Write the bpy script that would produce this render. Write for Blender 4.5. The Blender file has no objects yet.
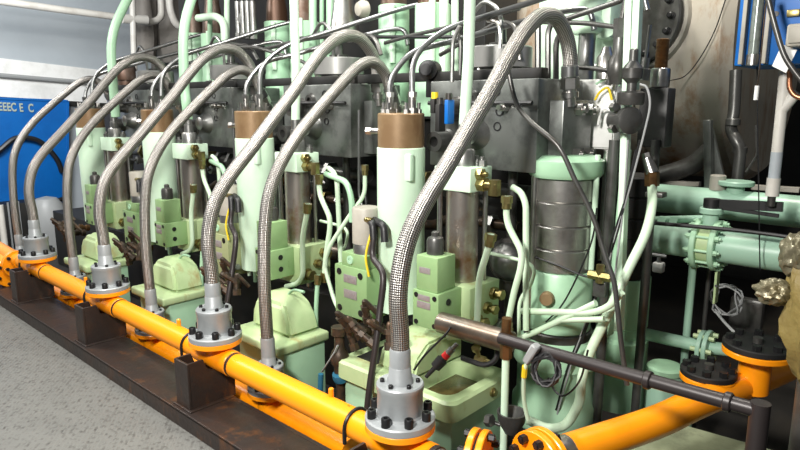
import bpy, bmesh, math, random
from mathutils import Vector, Matrix, Quaternion, noise
random.seed(7)
S = bpy.context.scene
COL = S.collection
V = Vector
PI = math.pi

# ------------------------------------------------------------------ camera
F = 630.0
PITCH = math.atan2(122.0, F)
YAW = math.atan2(700.0, F / math.cos(PITCH))
HX, HY = -math.cos(YAW), math.sin(YAW)
FW = V((HX * math.cos(PITCH), HY * math.cos(PITCH), -math.sin(PITCH)))
RT = V((HY, -HX, 0))
UP = RT.cross(FW)
EYE = V((0, 0, 1.7))
PITCHX = 1.235           # cylinder spacing along the engine


def ray(px, py):
    return FW + RT * ((px - 400) / F) + UP * ((225 - py) / F)


def on(px, py, ax, v):
    d = ray(px, py)
    return EYE + d * ((v - EYE[ax]) / d[ax])


def oy(px, py, y, u=0):
    p = on(px, py, 1, y)
    p.x += PITCHX * u
    return p


def ox(px, py, x, u=0):
    p = on(px, py, 0, x - PITCHX * u)
    p.x += PITCHX * u
    return p


cam = bpy.data.cameras.new('camera')
cam.sensor_width = 36
cam.lens = 36 * F / 800
cam.clip_start = 0.05
camo = bpy.data.objects.new('camera', cam)
COL.objects.link(camo)
M3 = Matrix((RT, UP, -FW)).transposed()
camo.matrix_world = Matrix.Translation(EYE) @ M3.to_4x4()
S.camera = camo

# ------------------------------------------------------------------ materials
MATS = {}


def mat(name, col, rough=.5, metal=0., col2=None, scale=6., lo=.45, hi=.7, bump=0., bscale=60., coat=0., stain=None, st_lo=.6, st_hi=.75, st_scale=3.):
    m = bpy.data.materials.new(name)
    m.use_nodes = True
    nt = m.node_tree
    N, L = nt.nodes, nt.links
    b = N['Principled BSDF']
    b.inputs['Roughness'].default_value = rough
    b.inputs['Metallic'].default_value = metal
    b.inputs['Coat Weight'].default_value = coat
    b.inputs['Base Color'].default_value = (*col, 1)
    tc = N.new('ShaderNodeTexCoord')
    src = None
    geo = N.new('ShaderNodeNewGeometry')
    if col2:
        nz = N.new('ShaderNodeTexNoise')
        nz.inputs['Scale'].default_value = scale
        nz.inputs['Detail'].default_value = 6
        nz.inputs['Roughness'].default_value = .65
        L.new(geo.outputs['Position'], nz.inputs['Vector'])
        mr = N.new('ShaderNodeMapRange')
        mr.inputs[1].default_value = lo
        mr.inputs[2].default_value = hi
        L.new(nz.outputs['Fac'], mr.inputs[0])
        mx = N.new('ShaderNodeMix')
        mx.data_type = 'RGBA'
        mx.inputs[6].default_value = (*col, 1)
        mx.inputs[7].default_value = (*col2, 1)
        L.new(mr.outputs[0], mx.inputs[0])
        src = mx.outputs[2]
    if stain:
        nz = N.new('ShaderNodeTexNoise')
        nz.inputs['Scale'].default_value = st_scale
        nz.inputs['Detail'].default_value = 8
        nz.inputs['Roughness'].default_value = .7
        mp = N.new('ShaderNodeMapping')
        mp.inputs['Location'].default_value = (3.3, 1.2, 7.7)
        mp.inputs['Scale'].default_value = (1, 1, .35)
        L.new(geo.outputs['Position'], mp.inputs[0])
        L.new(mp.outputs[0], nz.inputs['Vector'])
        mr = N.new('ShaderNodeMapRange')
        mr.inputs[1].default_value = st_lo
        mr.inputs[2].default_value = st_hi
        L.new(nz.outputs['Fac'], mr.inputs[0])
        mx = N.new('ShaderNodeMix')
        mx.data_type = 'RGBA'
        mx.inputs[6].default_value = (*col, 1)
        if src:
            L.new(src, mx.inputs[6])
        mx.inputs[7].default_value = (*stain, 1)
        L.new(mr.outputs[0], mx.inputs[0])
        src = mx.outputs[2]
    if src:
        L.new(src, b.inputs['Base Color'])
    if bump:
        nz = N.new('ShaderNodeTexNoise')
        nz.inputs['Scale'].default_value = bscale
        nz.inputs['Detail'].default_value = 4
        L.new(geo.outputs['Position'], nz.inputs['Vector'])
        bp = N.new('ShaderNodeBump')
        bp.inputs['Strength'].default_value = bump
        bp.inputs['Distance'].default_value = .01
        L.new(nz.outputs['Fac'], bp.inputs['Height'])
        L.new(bp.outputs[0], b.inputs['Normal'])
    MATS[name] = m
    return m


mat('mint', (.38, .60, .41), .35, col2=(.32, .54, .35), scale=3, stain=(.28, .36, .14), st_lo=.66, st_hi=.82, st_scale=5)
mat('mint_pale', (.60, .78, .61), .38, col2=(.53, .73, .54), scale=4)
mat('mint_cream', (.45, .57, .31), .4, col2=(.37, .51, .26), scale=5, stain=(.30, .19, .05), st_lo=.56, st_hi=.75, st_scale=6)
mat('valve_green', (.25, .39, .18), .42, col2=(.21, .34, .15), scale=5, stain=(.14, .17, .05), st_lo=.68, st_hi=.8, st_scale=9)
mat('valve_khaki', (.30, .33, .17), .45, col2=(.24, .28, .15), scale=5)
mat('sea_green', (.36, .56, .43), .35, col2=(.31, .50, .38), scale=2, stain=(.08, .14, .07), st_lo=.62, st_hi=.78)
mat('hose_green', (.60, .76, .57), .4, col2=(.52, .70, .49), scale=5)
mat('orange', (1.0, .33, .004), .32, col2=(.93, .26, .002), scale=3, coat=.3)
mat('orange_chip', (1.0, .33, .004), .35, stain=(.25, .02, .01), st_lo=.68, st_hi=.70, st_scale=14)
mat('hub_grey', (.34, .36, .37), .42, .25, col2=(.28, .30, .31), scale=8)
mat('black_bolt', (.015, .015, .016), .4, .3)
mat('steel', (.55, .54, .52), .28, 1., col2=(.38, .36, .33), scale=12)
mat('steel_dull', (.33, .33, .32), .38, .9, col2=(.22, .22, .21), scale=10)
mat('steel_rust', (.46, .42, .38), .3, .9, col2=(.27, .12, .04), scale=5, lo=.5, hi=.72)
mat('block_black', (.035, .035, .035), .5, .1, col2=(.05, .05, .048), scale=8)
mat('ring_steel', (.42, .41, .39), .34, .9, col2=(.25, .24, .22), scale=7)
mat('oil', (.10, .075, .025), .2, 0, col2=(.05, .035, .012), scale=9)
mat('steel_brown', (.20, .17, .14), .35, .8, col2=(.12, .08, .05), scale=6)
mat('steel_pipe', (.25, .255, .255), .3, .85, col2=(.19, .19, .185), scale=8)
mat('steel_dark', (.11, .11, .105), .36, .6, col2=(.06, .055, .05), scale=8)
mat('block_grey', (.17, .18, .17), .33, .5, col2=(.07, .075, .07), scale=7, stain=(.02, .02, .018), st_lo=.6, st_hi=.8)
mat('drum_grey', (.26, .26, .25), .4, .4)
mat('rust_cap', (.21, .13, .065), .42, .3, col2=(.28, .19, .10), scale=4, stain=(.09, .035, .01), st_lo=.55, st_hi=.75, st_scale=6)
mat('rust_beam', (.035, .026, .023), .45, .3, col2=(.055, .03, .02), scale=5, stain=(.17, .065, .02), st_lo=.56, st_hi=.74, st_scale=7, bump=.3, bscale=30)
mat('brass', (.32, .27, .11), .33, .9, col2=(.22, .17, .07), scale=30)
mat('bronze', (.20, .11, .045), .4, .8, col2=(.11, .06, .03), scale=30)
mat('grime', (.05, .038, .028), .45, .5, col2=(.12, .07, .04), scale=20, stain=(.02, .02, .018))
mat('rubber', (.012, .012, .013), .45)
mat('rubber_brown', (.030, .024, .024), .4, .2)
mat('cable_grey', (.30, .31, .31), .45)
mat('canister', (.36, .34, .29), .5, col2=(.30, .28, .24), scale=9)
mat('neck_brown', (.07, .035, .02), .4, .5, col2=(.16, .13, .11), scale=5)
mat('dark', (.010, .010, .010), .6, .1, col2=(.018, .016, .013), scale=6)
mat('plate_label', (.33, .30, .30), .4, .3, col2=(.27, .22, .23), scale=60)
mat('white_paint', (.80, .80, .78), .5, col2=(.64, .64, .61), scale=4)
mat('white_pipe', (.62, .60, .55), .45, col2=(.50, .47, .42), scale=5)
mat('blue', (.0, .115, .42), .4, col2=(.0, .09, .35), scale=3)
mat('blue_tape', (.02, .13, .22), .4)
mat('yellow', (.75, .55, .02), .4)
mat('red', (.55, .02, .02), .4)
mat('copper', (.45, .20, .11), .35, .8)
mat('tarp', (.24, .22, .195), .7, col2=(.16, .145, .13), scale=3, bump=.5, bscale=8)
mat('foil', (.17, .155, .10), .35, .4, col2=(.13, .10, .04), scale=8, bump=.9, bscale=22)
mat('insulation', (.20, .15, .045), .6, col2=(.14, .10, .03), scale=7, bump=.8, bscale=25)
mat('glass_tube', (.22, .25, .23), .2, .3, col2=(.10, .12, .10), scale=20)
mat('paper', (.62, .62, .60), .6)
mat('wall_paint', (.40, .44, .47), .55, col2=(.36, .40, .43), scale=1.2, stain=(.20, .215, .22), st_lo=.58, st_hi=.8, st_scale=.9)
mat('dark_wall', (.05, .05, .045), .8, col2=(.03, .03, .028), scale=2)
mat('plate_cream', (.30, .33, .21), .5, col2=(.20, .22, .13), scale=4, stain=(.08, .08, .05), st_lo=.55, st_hi=.75)
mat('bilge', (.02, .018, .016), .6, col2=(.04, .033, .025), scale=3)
mat('letter', (.36, .42, .36), .5)


def make_tank_mat():
    m = mat('tank', (.46, .42, .35), .5, .1, col2=(.36, .33, .28), scale=1.6, stain=(.26, .12, .035), st_lo=.50, st_hi=.68, st_scale=4.2)
    return m


make_tank_mat()


def make_braid(name, c1, c2):
    m = bpy.data.materials.new(name)
    m.use_nodes = True
    nt = m.node_tree
    N, L = nt.nodes, nt.links
    b = N['Principled BSDF']
    b.inputs['Metallic'].default_value = .85
    b.inputs['Roughness'].default_value = .36
    uv = N.new('ShaderNodeUVMap')
    sep = N.new('ShaderNodeSeparateXYZ')
    L.new(uv.outputs[0], sep.inputs[0])

    def mth(op, a, bb=None, va=0, vb=0):
        n = N.new('ShaderNodeMath')
        n.operation = op
        if a is not None:
            L.new(a, n.inputs[0])
        else:
            n.inputs[0].default_value = va
        if bb is not None:
            L.new(bb, n.inputs[1])
        else:
            n.inputs[1].default_value = vb
        return n.outputs[0]
    u = mth('MULTIPLY', sep.outputs[0], None, vb=2 * PI * 12)
    v = mth('MULTIPLY', sep.outputs[1], None, vb=2 * PI * 62)
    s1 = mth('SINE', mth('ADD', u, v))
    s2 = mth('SINE', mth('SUBTRACT', u, v))
    h = mth('MULTIPLY', s1, s2)
    mr = N.new('ShaderNodeMapRange')
    mr.inputs[1].default_value = -.6
    mr.inputs[2].default_value = .6
    L.new(h, mr.inputs[0])
    mx = N.new('ShaderNodeMix')
    mx.data_type = 'RGBA'
    mx.inputs[6].default_value = (*c1, 1)
    mx.inputs[7].default_value = (*c2, 1)
    L.new(mr.outputs[0], mx.inputs[0])
    L.new(mx.outputs[2], b.inputs['Base Color'])
    bp = N.new('ShaderNodeBump')
    bp.inputs['Strength'].default_value = .5
    bp.inputs['Distance'].default_value = .003
    L.new(h, bp.inputs['Height'])
    L.new(bp.outputs[0], b.inputs['Normal'])
    MATS[name] = m


make_braid('braid', (.11, .10, .09), (.50, .48, .455))


def make_floor_mat():
    m = bpy.data.materials.new('tread_plate')
    m.use_nodes = True
    nt = m.node_tree
    N, L = nt.nodes, nt.links
    b = N['Principled BSDF']
    b.inputs['Roughness'].default_value = .5
    b.inputs['Metallic'].default_value = .15
    geo = N.new('ShaderNodeNewGeometry')
    mp = N.new('ShaderNodeMapping')
    mp.inputs['Rotation'].default_value = (0, 0, math.radians(38))
    L.new(geo.outputs['Position'], mp.inputs[0])
    br = N.new('ShaderNodeTexBrick')
    br.inputs['Scale'].default_value = 1.0
    br.inputs['Brick Width'].default_value = .045
    br.inputs['Row Height'].default_value = .022
    br.inputs['Mortar Size'].default_value = .0075
    br.inputs['Mortar Smooth'].default_value = .3
    br.inputs['Color1'].default_value = (1, 1, 1, 1)
    br.inputs['Color2'].default_value = (1, 1, 1, 1)
    br.inputs['Mortar'].default_value = (0, 0, 0, 1)
    L.new(mp.outputs[0], br.inputs[0])
    nz = N.new('ShaderNodeTexNoise')
    nz.inputs['Scale'].default_value = 9
    nz.inputs['Detail'].default_value = 5
    L.new(geo.outputs['Position'], nz.inputs['Vector'])
    n2 = N.new('ShaderNodeTexNoise')
    n2.inputs['Scale'].default_value = 38
    L.new(geo.outputs['Position'], n2.inputs['Vector'])
    mr = N.new('ShaderNodeMapRange')
    mr.inputs[1].default_value = .48
    mr.inputs[2].default_value = .8
    L.new(n2.outputs['Fac'], mr.inputs[0])
    inv = N.new('ShaderNodeMath')
    inv.operation = 'MULTIPLY'
    L.new(br.outputs['Fac'], inv.inputs[0])
    L.new(mr.outputs[0], inv.inputs[1])
    mx = N.new('ShaderNodeMix')
    mx.data_type = 'RGBA'
    mx.inputs[6].default_value = (.20, .20, .185, 1)
    mx.inputs[7].default_value = (.16, .16, .15, 1)
    L.new(nz.outputs['Fac'], mx.inputs[0])
    mx2 = N.new('ShaderNodeMix')
    mx2.data_type = 'RGBA'
    L.new(inv.outputs[0], mx2.inputs[0])
    L.new(mx.outputs[2], mx2.inputs[6])
    mx2.inputs[7].default_value = (.055, .05, .045, 1)
    L.new(mx2.outputs[2], b.inputs['Base Color'])
    bp = N.new('ShaderNodeBump')
    bp.inputs['Strength'].default_value = .35
    bp.inputs['Distance'].default_value = .004
    L.new(br.outputs['Color'], bp.inputs['Height'])
    L.new(bp.outputs[0], b.inputs['Normal'])
    MATS['tread_plate'] = m


make_floor_mat()

# ------------------------------------------------------------------ mesh builder


def frame(d):
    d = d.normalized()
    a = V((0, 0, 1)) if abs(d.z) < .9 else V((1, 0, 0))
    x = a.cross(d).normalized()
    return x, d.cross(x).normalized(), d


class MB:
    def __init__(s):
        s.bm = bmesh.new()
        s.uv = s.bm.loops.layers.uv.new('UVMap')

    def box(s, c, size, bev=.004, rot=None, seg=2):
        t = bmesh.new()
        bmesh.ops.create_cube(t, size=1)
        for v in t.verts:
            v.co = V((v.co.x * size[0], v.co.y * size[1], v.co.z * size[2]))
        if bev:
            bmesh.ops.bevel(t, geom=t.edges[:], offset=min(bev, min(size) * .45), segments=seg, affect='EDGES', profile=.5)
        R = rot.to_matrix() if rot else Matrix.Identity(3)
        s.merge(t, R, V(c))
        return s

    def span(s, a, b, bev=.004, seg=2):
        a, b = V(a), V(b)
        return s.box((a + b) / 2, [abs(b[i] - a[i]) for i in range(3)], bev, None, seg)

    def bar(s, p0, p1, w, h, bev=.002):
        p0, p1 = V(p0), V(p1)
        x, y, d = frame(p1 - p0)
        t = bmesh.new()
        bmesh.ops.create_cube(t, size=1)
        Ln = (p1 - p0).length
        for v in t.verts:
            v.co = V((v.co.x * w, v.co.y * h, v.co.z * Ln))
        if bev:
            bmesh.ops.bevel(t, geom=t.edges[:], offset=min(bev, min(w, h) * .4), segments=1, affect='EDGES')
        s.merge(t, Matrix((x, y, d)).transposed(), (p0 + p1) / 2)
        return s

    def merge(s, t, R, c):
        mp = {}
        for v in t.verts:
            mp[v] = s.bm.verts.new(R @ v.co + c)
        for f in t.faces:
            try:
                s.bm.faces.new([mp[v] for v in f.verts])
            except ValueError:
                pass
        t.free()

    def lathe(s, o, d, prof, seg=24):
        """prof = list of (radius, height along d)"""
        o = V(o)
        x, y, d = frame(V(d))
        rings = []
        for r, h in prof:
            if r < 1e-6:
                rings.append([s.bm.verts.new(o + d * h)])
            else:
                rings.append([s.bm.verts.new(o + d * h + (x * math.cos(2 * PI * k / seg) + y * math.sin(2 * PI * k / seg)) * r) for k in range(seg)])
        for a, b in zip(rings, rings[1:]):
            for k in range(seg):
                k2 = (k + 1) % seg
                if len(a) == 1 and len(b) > 1:
                    s.bm.faces.new((a[0], b[k2], b[k]))
                elif len(b) == 1 and len(a) > 1:
                    s.bm.faces.new((a[k], a[k2], b[0]))
                elif len(a) > 1:
                    s.bm.faces.new((a[k], a[k2], b[k2], b[k]))
        return s

    def cyl(s, p0, p1, r, r1=None, seg=20, bev=0):
        p0, p1 = V(p0), V(p1)
        Ln = (p1 - p0).length
        r1 = r if r1 is None else r1
        if bev:
            pr = [(0, 0), (r - bev, 0), (r, bev), (r1, Ln - bev), (r1 - bev, Ln), (0, Ln)]
        else:
            pr = [(0, 0), (r, 0), (r1, Ln), (0, Ln)]
        return s.lathe(p0, p1 - p0, pr, seg)

    def hex(s, p0, p1, r):
        return s.cyl(p0, p1, r, None, 6)

    def ring(s, o, d, ro, ri, h, seg=24):
        return s.lathe(o, d, [(ri, 0), (ro, 0), (ro, h), (ri, h), (ri, 0)], seg)

    def tube(s, pts, r, seg=12, smooth=True, n=6, cap=True, rad=None):
        pts = [V(p) for p in pts]
        if smooth and len(pts) > 2:
            P = [pts[0] * 2 - pts[1]] + pts + [pts[-1] * 2 - pts[-2]]
            out = []
            for i in range(1, len(P) - 2):
                a, b, c, e = P[i - 1:i + 3]
                for k in range(n):
                    t = k / n
                    out.append(.5 * ((2 * b) + (c - a) * t + (2 * a - 5 * b + 4 * c - e) * t * t + (3 * b - a - 3 * c + e) * t ** 3))
            out.append(pts[-1])
            pts = out
        rings = []
        tprev = None
        dist = 0
        ds = []
        for i, p in enumerate(pts):
            if i == 0:
                t = pts[1] - p
            elif i == len(pts) - 1:
                t = p - pts[i - 1]
            else:
                t = (pts[i + 1] - p).normalized() + (p - pts[i - 1]).normalized()
            t.normalize()
            if tprev is None:
                x, y, _ = frame(t)
            else:
                q = tprev.rotation_difference(t)
                x = q @ x
                y = q @ y
            tprev = t
            if i:
                dist += (p - pts[i - 1]).length
            ds.append(dist)
            rr = r if rad is None else rad(i / (len(pts) - 1))
            rings.append([s.bm.verts.new(p + (x * math.cos(2 * PI * k / seg) + y * math.sin(2 * PI * k / seg)) * rr) for k in range(seg)])
        for i in range(len(rings) - 1):
            a, b = rings[i], rings[i + 1]
            for k in range(seg):
                k2 = (k + 1) % seg
                f = s.bm.faces.new((a[k], a[k2], b[k2], b[k]))
                for lp, uvv in zip(f.loops, ((k / seg, ds[i]), ((k + 1) / seg, ds[i]), ((k + 1) / seg, ds[i + 1]), (k / seg, ds[i + 1]))):
                    lp[s.uv].uv = uvv
        if cap:
            s.bm.faces.new(rings[0][::-1])
            s.bm.faces.new(rings[-1])
        return s

    def poly(s, pts, r, bend=.04, seg=10, n=5):
        """polyline pipe with rounded corners"""
        pts = [V(p) for p in pts]
        out = [pts[0]]
        for i in range(1, len(pts) - 1):
            a, b, c = pts[i - 1:i + 2]
            l1, l2 = (a - b).length, (c - b).length
            bb = min(bend, l1 * .48, l2 * .48)
            p0 = b + (a - b).normalized() * bb
            p1 = b + (c - b).normalized() * bb
            for k in range(n + 1):
                t = k / n
                out.append(p0 * (1 - t) ** 2 + b * 2 * t * (1 - t) + p1 * t * t)
        out.append(pts[-1])
        return s.tube(out, r, seg, smooth=False)

    def prism(s, pts, d):
        """closed polygon pts extruded by vector d"""
        a = [s.bm.verts.new(V(p)) for p in pts]
        b = [s.bm.verts.new(V(p) + V(d)) for p in pts]
        s.bm.faces.new(a[::-1])
        s.bm.faces.new(b)
        for i in range(len(a)):
            j = (i + 1) % len(a)
            s.bm.faces.new((a[i], a[j], b[j], b[i]))
        return s

    def build(s, name, m, parent=None, smooth=True, bevel=0):
        bm = s.bm
        bmesh.ops.recalc_face_normals(bm, faces=bm.faces[:])
        if bevel:
            bmesh.ops.bevel(bm, geom=[e for e in bm.edges if e.is_manifold and e.calc_face_angle(0) > .5], offset=bevel, segments=2, affect='EDGES')
        base = V((0, 0, 0))
        if parent is not None:
            p = parent
            while p is not None:
                base += p.location
                p = p.parent
        else:
            lo = V([min(v.co[i] for v in bm.verts) for i in range(3)])
            hi = V([max(v.co[i] for v in bm.verts) for i in range(3)])
            base = V(((lo.x + hi.x) / 2, (lo.y + hi.y) / 2, lo.z))
        for v in bm.verts:
            v.co -= base
        me = bpy.data.meshes.new(name)
        bm.to_mesh(me)
        bm.free()
        me.materials.append(MATS[m])
        if smooth:
            me.shade_smooth()
            me.set_sharp_from_angle(angle=.65)
        o = bpy.data.objects.new(name, me)
        COL.objects.link(o)
        if parent is not None:
            o.parent = parent
        else:
            o.location = base
        return o


def B():
    return MB()


def thing(name, label, cat, loc, group=None):
    o = bpy.data.objects.new(name, None)
    o.empty_display_size = .05
    COL.objects.link(o)
    o.location = loc
    o['label'] = label
    o['category'] = cat
    if group:
        o['group'] = group
    return o


def tag(o, label, cat, group=None, kind=None):
    o['label'] = label
    o['category'] = cat
    if group:
        o['group'] = group
    if kind:
        o['kind'] = kind
    return o


def struct(o, label=None):
    o['kind'] = 'structure'
    if label:
        o['label'] = label
    return o


def copy_tree(o, parent=None):
    c = o.copy()
    COL.objects.link(c)
    c.parent = parent
    for ch in list(o.children):
        copy_tree(ch, c)
    return c


def repeat(root, us, labels, group):
    """root was built in the frame of unit 0; place one at every unit of us"""
    x0 = root.location.x
    outs = []
    for i, u in enumerate(us):
        o = root if i == 0 else copy_tree(root)
        o.location.x = x0 - PITCHX * u
        o['label'] = labels[i]
        o['group'] = group
        outs.append(o)
    return outs


NTH = ['nearest', 'second nearest', 'third nearest', 'fourth nearest', 'farthest']


def bolts(root, o, d, R, n, rb, h, m='black_bolt', a0=0., nm='bolt', hexa=False, arc=None):
    x, y, d = frame(V(d))
    for k in range(n):
        a = a0 + 2 * PI * k / n
        c = V(o) + (x * math.cos(a) + y * math.sin(a)) * R
        b = B()
        if hexa:
            b.hex(c, c + d * h, rb)
        else:
            b.lathe(c, d, [(0, 0), (rb, 0), (rb, h * .88), (rb * .86, h), (rb * .5, h), (rb * .45, h * .6), (0, h * .6)], 12)
        b.build(nm, m, root)


# ================================================================== SETTING
Y1, YB = 1.557, 1.75
ZF = .15
b = B()
b.span((-12, -3, ZF - .05), (4, 1.42, ZF), 0)
struct(b.build('floor', 'tread_plate', smooth=False), 'grey patterned tread plate walkway floor')
b = B()
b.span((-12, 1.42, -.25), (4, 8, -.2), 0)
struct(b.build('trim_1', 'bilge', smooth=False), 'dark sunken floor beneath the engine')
b = B()
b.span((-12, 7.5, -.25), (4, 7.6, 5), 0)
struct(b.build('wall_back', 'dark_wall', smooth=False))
XW = -9.6
b = B()
b.span((XW - .1, -3, -.25), (XW, 8, 5), 0)
struct(b.build('wall_left', 'wall_paint', smooth=False), 'pale blue grey painted steel end wall')


def wstrip(pa, pb, pc, pd, name, m, label, dx=.02):
    q = [ox(*p, XW) for p in (pa, pb, pc, pd)]
    q = [V((XW, p.y, p.z)) for p in q]
    bb = B()
    bb.prism(q, (dx, 0, 0))
    return struct(bb.build(name, m, smooth=False), label)


wstrip((-60, 51), (150, 76), (150, 88), (-60, 70), 'trim_2', 'white_paint', 'white painted band across the left end wall')
wstrip((-60, 70), (150, 88), (150, 107), (-60, 93), 'trim_3', 'white_paint', 'lower white painted band across the left end wall')
wstrip((-60, 93), (150, 106), (150, 111), (-60, 98), 'trim_4', 'dark', 'black strip under the white band on the end wall', .05)
# grey rail along the wall
b = B()
b.tube([ox(-60, 70, XW + .08), ox(150, 88, XW + .08)], .028, 8, smooth=False)
tag(b.build('wall_rail', 'cable_grey'), 'thin grey conduit running along the white band of the left wall', 'conduit')

# blue panel with lettering
q = [ox(*p, XW + .1) for p in ((-60, 96), (66, 101), (66, 204), (-60, 208))]
r_ = thing('sign_board', 'blue panel with pale painted letters at the far left wall', 'board', q[3])
b = B()
b.prism(q, (.06, 0, 0))
b.build('board_sheet', 'blue', r_, smooth=False)
b = B()
for i in range(4):
    b.bar(q[i] + V((.06, 0, 0)), q[(i + 1) % 4] + V((.06, 0, 0)), .03, .03)
b.build('board_edge', 'blue', r_, smooth=False)
for j, (ch, px) in enumerate((('E', -1.5), ('E', 3.0), ('E', 7.2), ('C', 11.2), ('E', 19.6), ('C', 28.6))):
    cu = bpy.data.curves.new('letter', 'FONT')
    cu.body = ch
    cu.size = .15
    cu.extrude = .004
    cu.offset = .004
    to = bpy.data.objects.new('letter_tmp', cu)
    COL.objects.link(to)
    dg = bpy.context.evaluated_depsgraph_get()
    me = bpy.data.meshes.new_from_object(to.evaluated_get(dg))
    bpy.data.objects.remove(to)
    p = ox(px, 110.5 + .05 * px, XW + .17)
    R = Matrix(((0, 0, 1), (.62, 0, 0), (0, 1, 0)))
    for v in me.vertices:
        v.co = R @ v.co + p - r_.location
    me.materials.clear()
    me.materials.append(MATS['letter'])
    o = bpy.data.objects.new('letter', me)
    COL.objects.link(o)
    o.parent = r_
b = B()
b.tube([ox(-20, 165, XW + .2), ox(0, 150, XW + .22), ox(14, 139, XW + .22), ox(28, 138, XW + .22), ox(42, 143, XW + .22), ox(56, 158, XW + .22), ox(62, 172, XW + .2)], .035, 8)
tag(b.build('slack_cable', 'rubber'), 'dark slack cable looped across the blue panel', 'cable')
b = B()
b.tube([ox(-20, 205, XW + .2), ox(20, 205, XW + .22), ox(50, 202, XW + .22), ox(66, 198, XW + .2)], .03, 8)
tag(b.build('lower_cable', 'rubber'), 'dark cable along the bottom edge of the blue panel', 'cable')
# dark rack under the panel
p0 = ox(-20, 205, XW + .5)
p1 = ox(58, 250, XW + .5)
r_ = thing('storage_rack', 'dark wire rack standing below the blue panel', 'rack', (XW + .5, (p0.y + p1.y) / 2, 0))
b = B()
b.span((XW + .15, p0.y, -.2), (XW + .5, p1.y, p0.z - .03), .01)
b.build('rack_body', 'dark', r_)
for k in range(7):
    yy = p0.y + (p1.y - p0.y) * (k + .5) / 7
    b = B()
    b.cyl((XW + .52, yy, -.2), (XW + .52, yy, p0.z), .012, seg=6)
    b.build('wire', 'cable_grey', r_)
b = B()
pc = ox(50, 232, XW + 1.0)
b.lathe((pc.x, pc.y, -.2), (0, 0, 1), [(0, 0), (.2, 0), (.22, .3), (.2, .62), (.12, .72), (0, .75)], 14)
tag(b.build('canvas_sack', 'cable_grey'), 'grey sack slumped beside the dark rack', 'sack')
b = B()
p = ox(3, 230, XW + 1.4)
b.tube([(p.x, p.y, -.2), (p.x, p.y, ox(2, 205, XW + 1.4).z)], .035, 10, smooth=False)
tag(b.build('upright_post', 'white_pipe'), 'pale upright post at the extreme left before the rack', 'post')

# pipes on left wall
XP = XW + .95
b = B()
b.poly([ox(-40, -4, XP), ox(0, 1, XP), ox(60, 9.5, XP), ox(125, 18, XP), ox(150, 23, XP), ox(162, 18, XP), ox(160, -20, XP)], .045, .2, 10)
tag(b.build('white_pipe', 'white_pipe'), 'long white pipe sloping across the left wall and turning up', 'pipe')
r_ = thing('white_riser', 'slim white vertical pipe with a tee crossing the sloping pipe', 'pipe', ox(134, 75, XP + .12))
b = B()
b.tube([ox(132, -15, XP + .12), ox(134.5, 75, XP + .12)], .04, 10, smooth=False)
b.build('pipe', 'white_pipe', r_)
b = B()
b.tube([ox(122, 18.5, XP + .1), ox(147, 20, XP + .1)], .062, 10, smooth=False)
b.build('tee', 'white_pipe', r_)
b = B()
b.poly([ox(169, -10, XP + .2), ox(170, 10, XP + .2), ox(176, 25, XP + .2), ox(186, 28, XP + .2), ox(210, 26, XP + .2)], .05, .25, 10)
tag(b.build('curved_pipe', 'white_pipe'), 'pale curved pipe hanging in front of the grey drape', 'pipe')
# drapes / lagged duct
for (xa, xb, yb, lb) in ((143, 168, 55, 'grey cloth lagged duct behind the leftmost green riser'), (166, 196, 62, 'grey cloth lagged duct, right one of the pair')):
    b = B()
    a_, c_ = ox(xa, 20, XP - .1), ox(xb, 20, XP - .1)
    cy, rr = (a_.y + c_.y) / 2, abs(c_.y - a_.y) / 2
    zb = ox((xa + xb) / 2, yb, XP - .1).z
    pts = []
    seg = 28
    rings = []
    for i in range(9):
        z = zb + (4.3 - zb) * i / 8
        ring = []
        for k in range(seg):
            a = 2 * PI * k / seg
            q_ = rr * .92 * (1 + .10 * math.sin(5 * a + i * .7) + .05 * math.sin(9 * a)) * (1 if i else .75)
            ring.append(b.bm.verts.new((XP - .45 + q_ * math.cos(a), cy + q_ * math.sin(a), z)))
        rings.append(ring)
    for r0, r1 in zip(rings, rings[1:]):
        for k in range(seg):
            b.bm.faces.new((r0[k], r0[(k + 1) % seg], r1[(k + 1) % seg], r1[k]))
    b.bm.faces.new(rings[0][::-1])
    tag(b.build('lagged_duct', 'tarp'), lb, 'duct')
# rusty red lump low on wall at (125,60)
p = ox(125, 68, XP + .6)
r_ = thing('vent_head', 'rust red round vent head behind the far hose arches', 'vent', p)
b = B()
b.lathe(p - V((0, 0, .15)), (0, 0, 1), [(0, 0), (.13, 0), (.14, .1), (.11, .2), (.05, .28), (0, .29)], 16)
b.build('hood', 'neck_brown', r_)
b = B()
b.cyl(p - V((0, 0, 1.5)), p - V((0, 0, .15)), .1, seg=12)
b.build('stem', 'neck_brown', r_)

# ================================================================== FRONT BEAM AND PIPES
XR, XL = -.55, -9.0
r_ = thing('support_beam', 'long dark rusty steel channel beam lying on the walkway edge', 'beam', (-4, 1.5, ZF))
b = B()
b.span((XL, 1.36, ZF), (XR, 1.38, ZF + .085), .003)
b.span((XL, 1.36, ZF + .075), (XR, 1.60, ZF + .09), .003)
b.span((XL, 1.60, -.2), (XR, 1.625, ZF + .09), .003)
b.build('channel', 'rust_beam', r_, smooth=False)
b = B()
b.span((XL, 1.70, -.2), (XR - .3, 1.90, .04), .005)
b.build('footing', 'rust_beam', r_, smooth=False)

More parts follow.
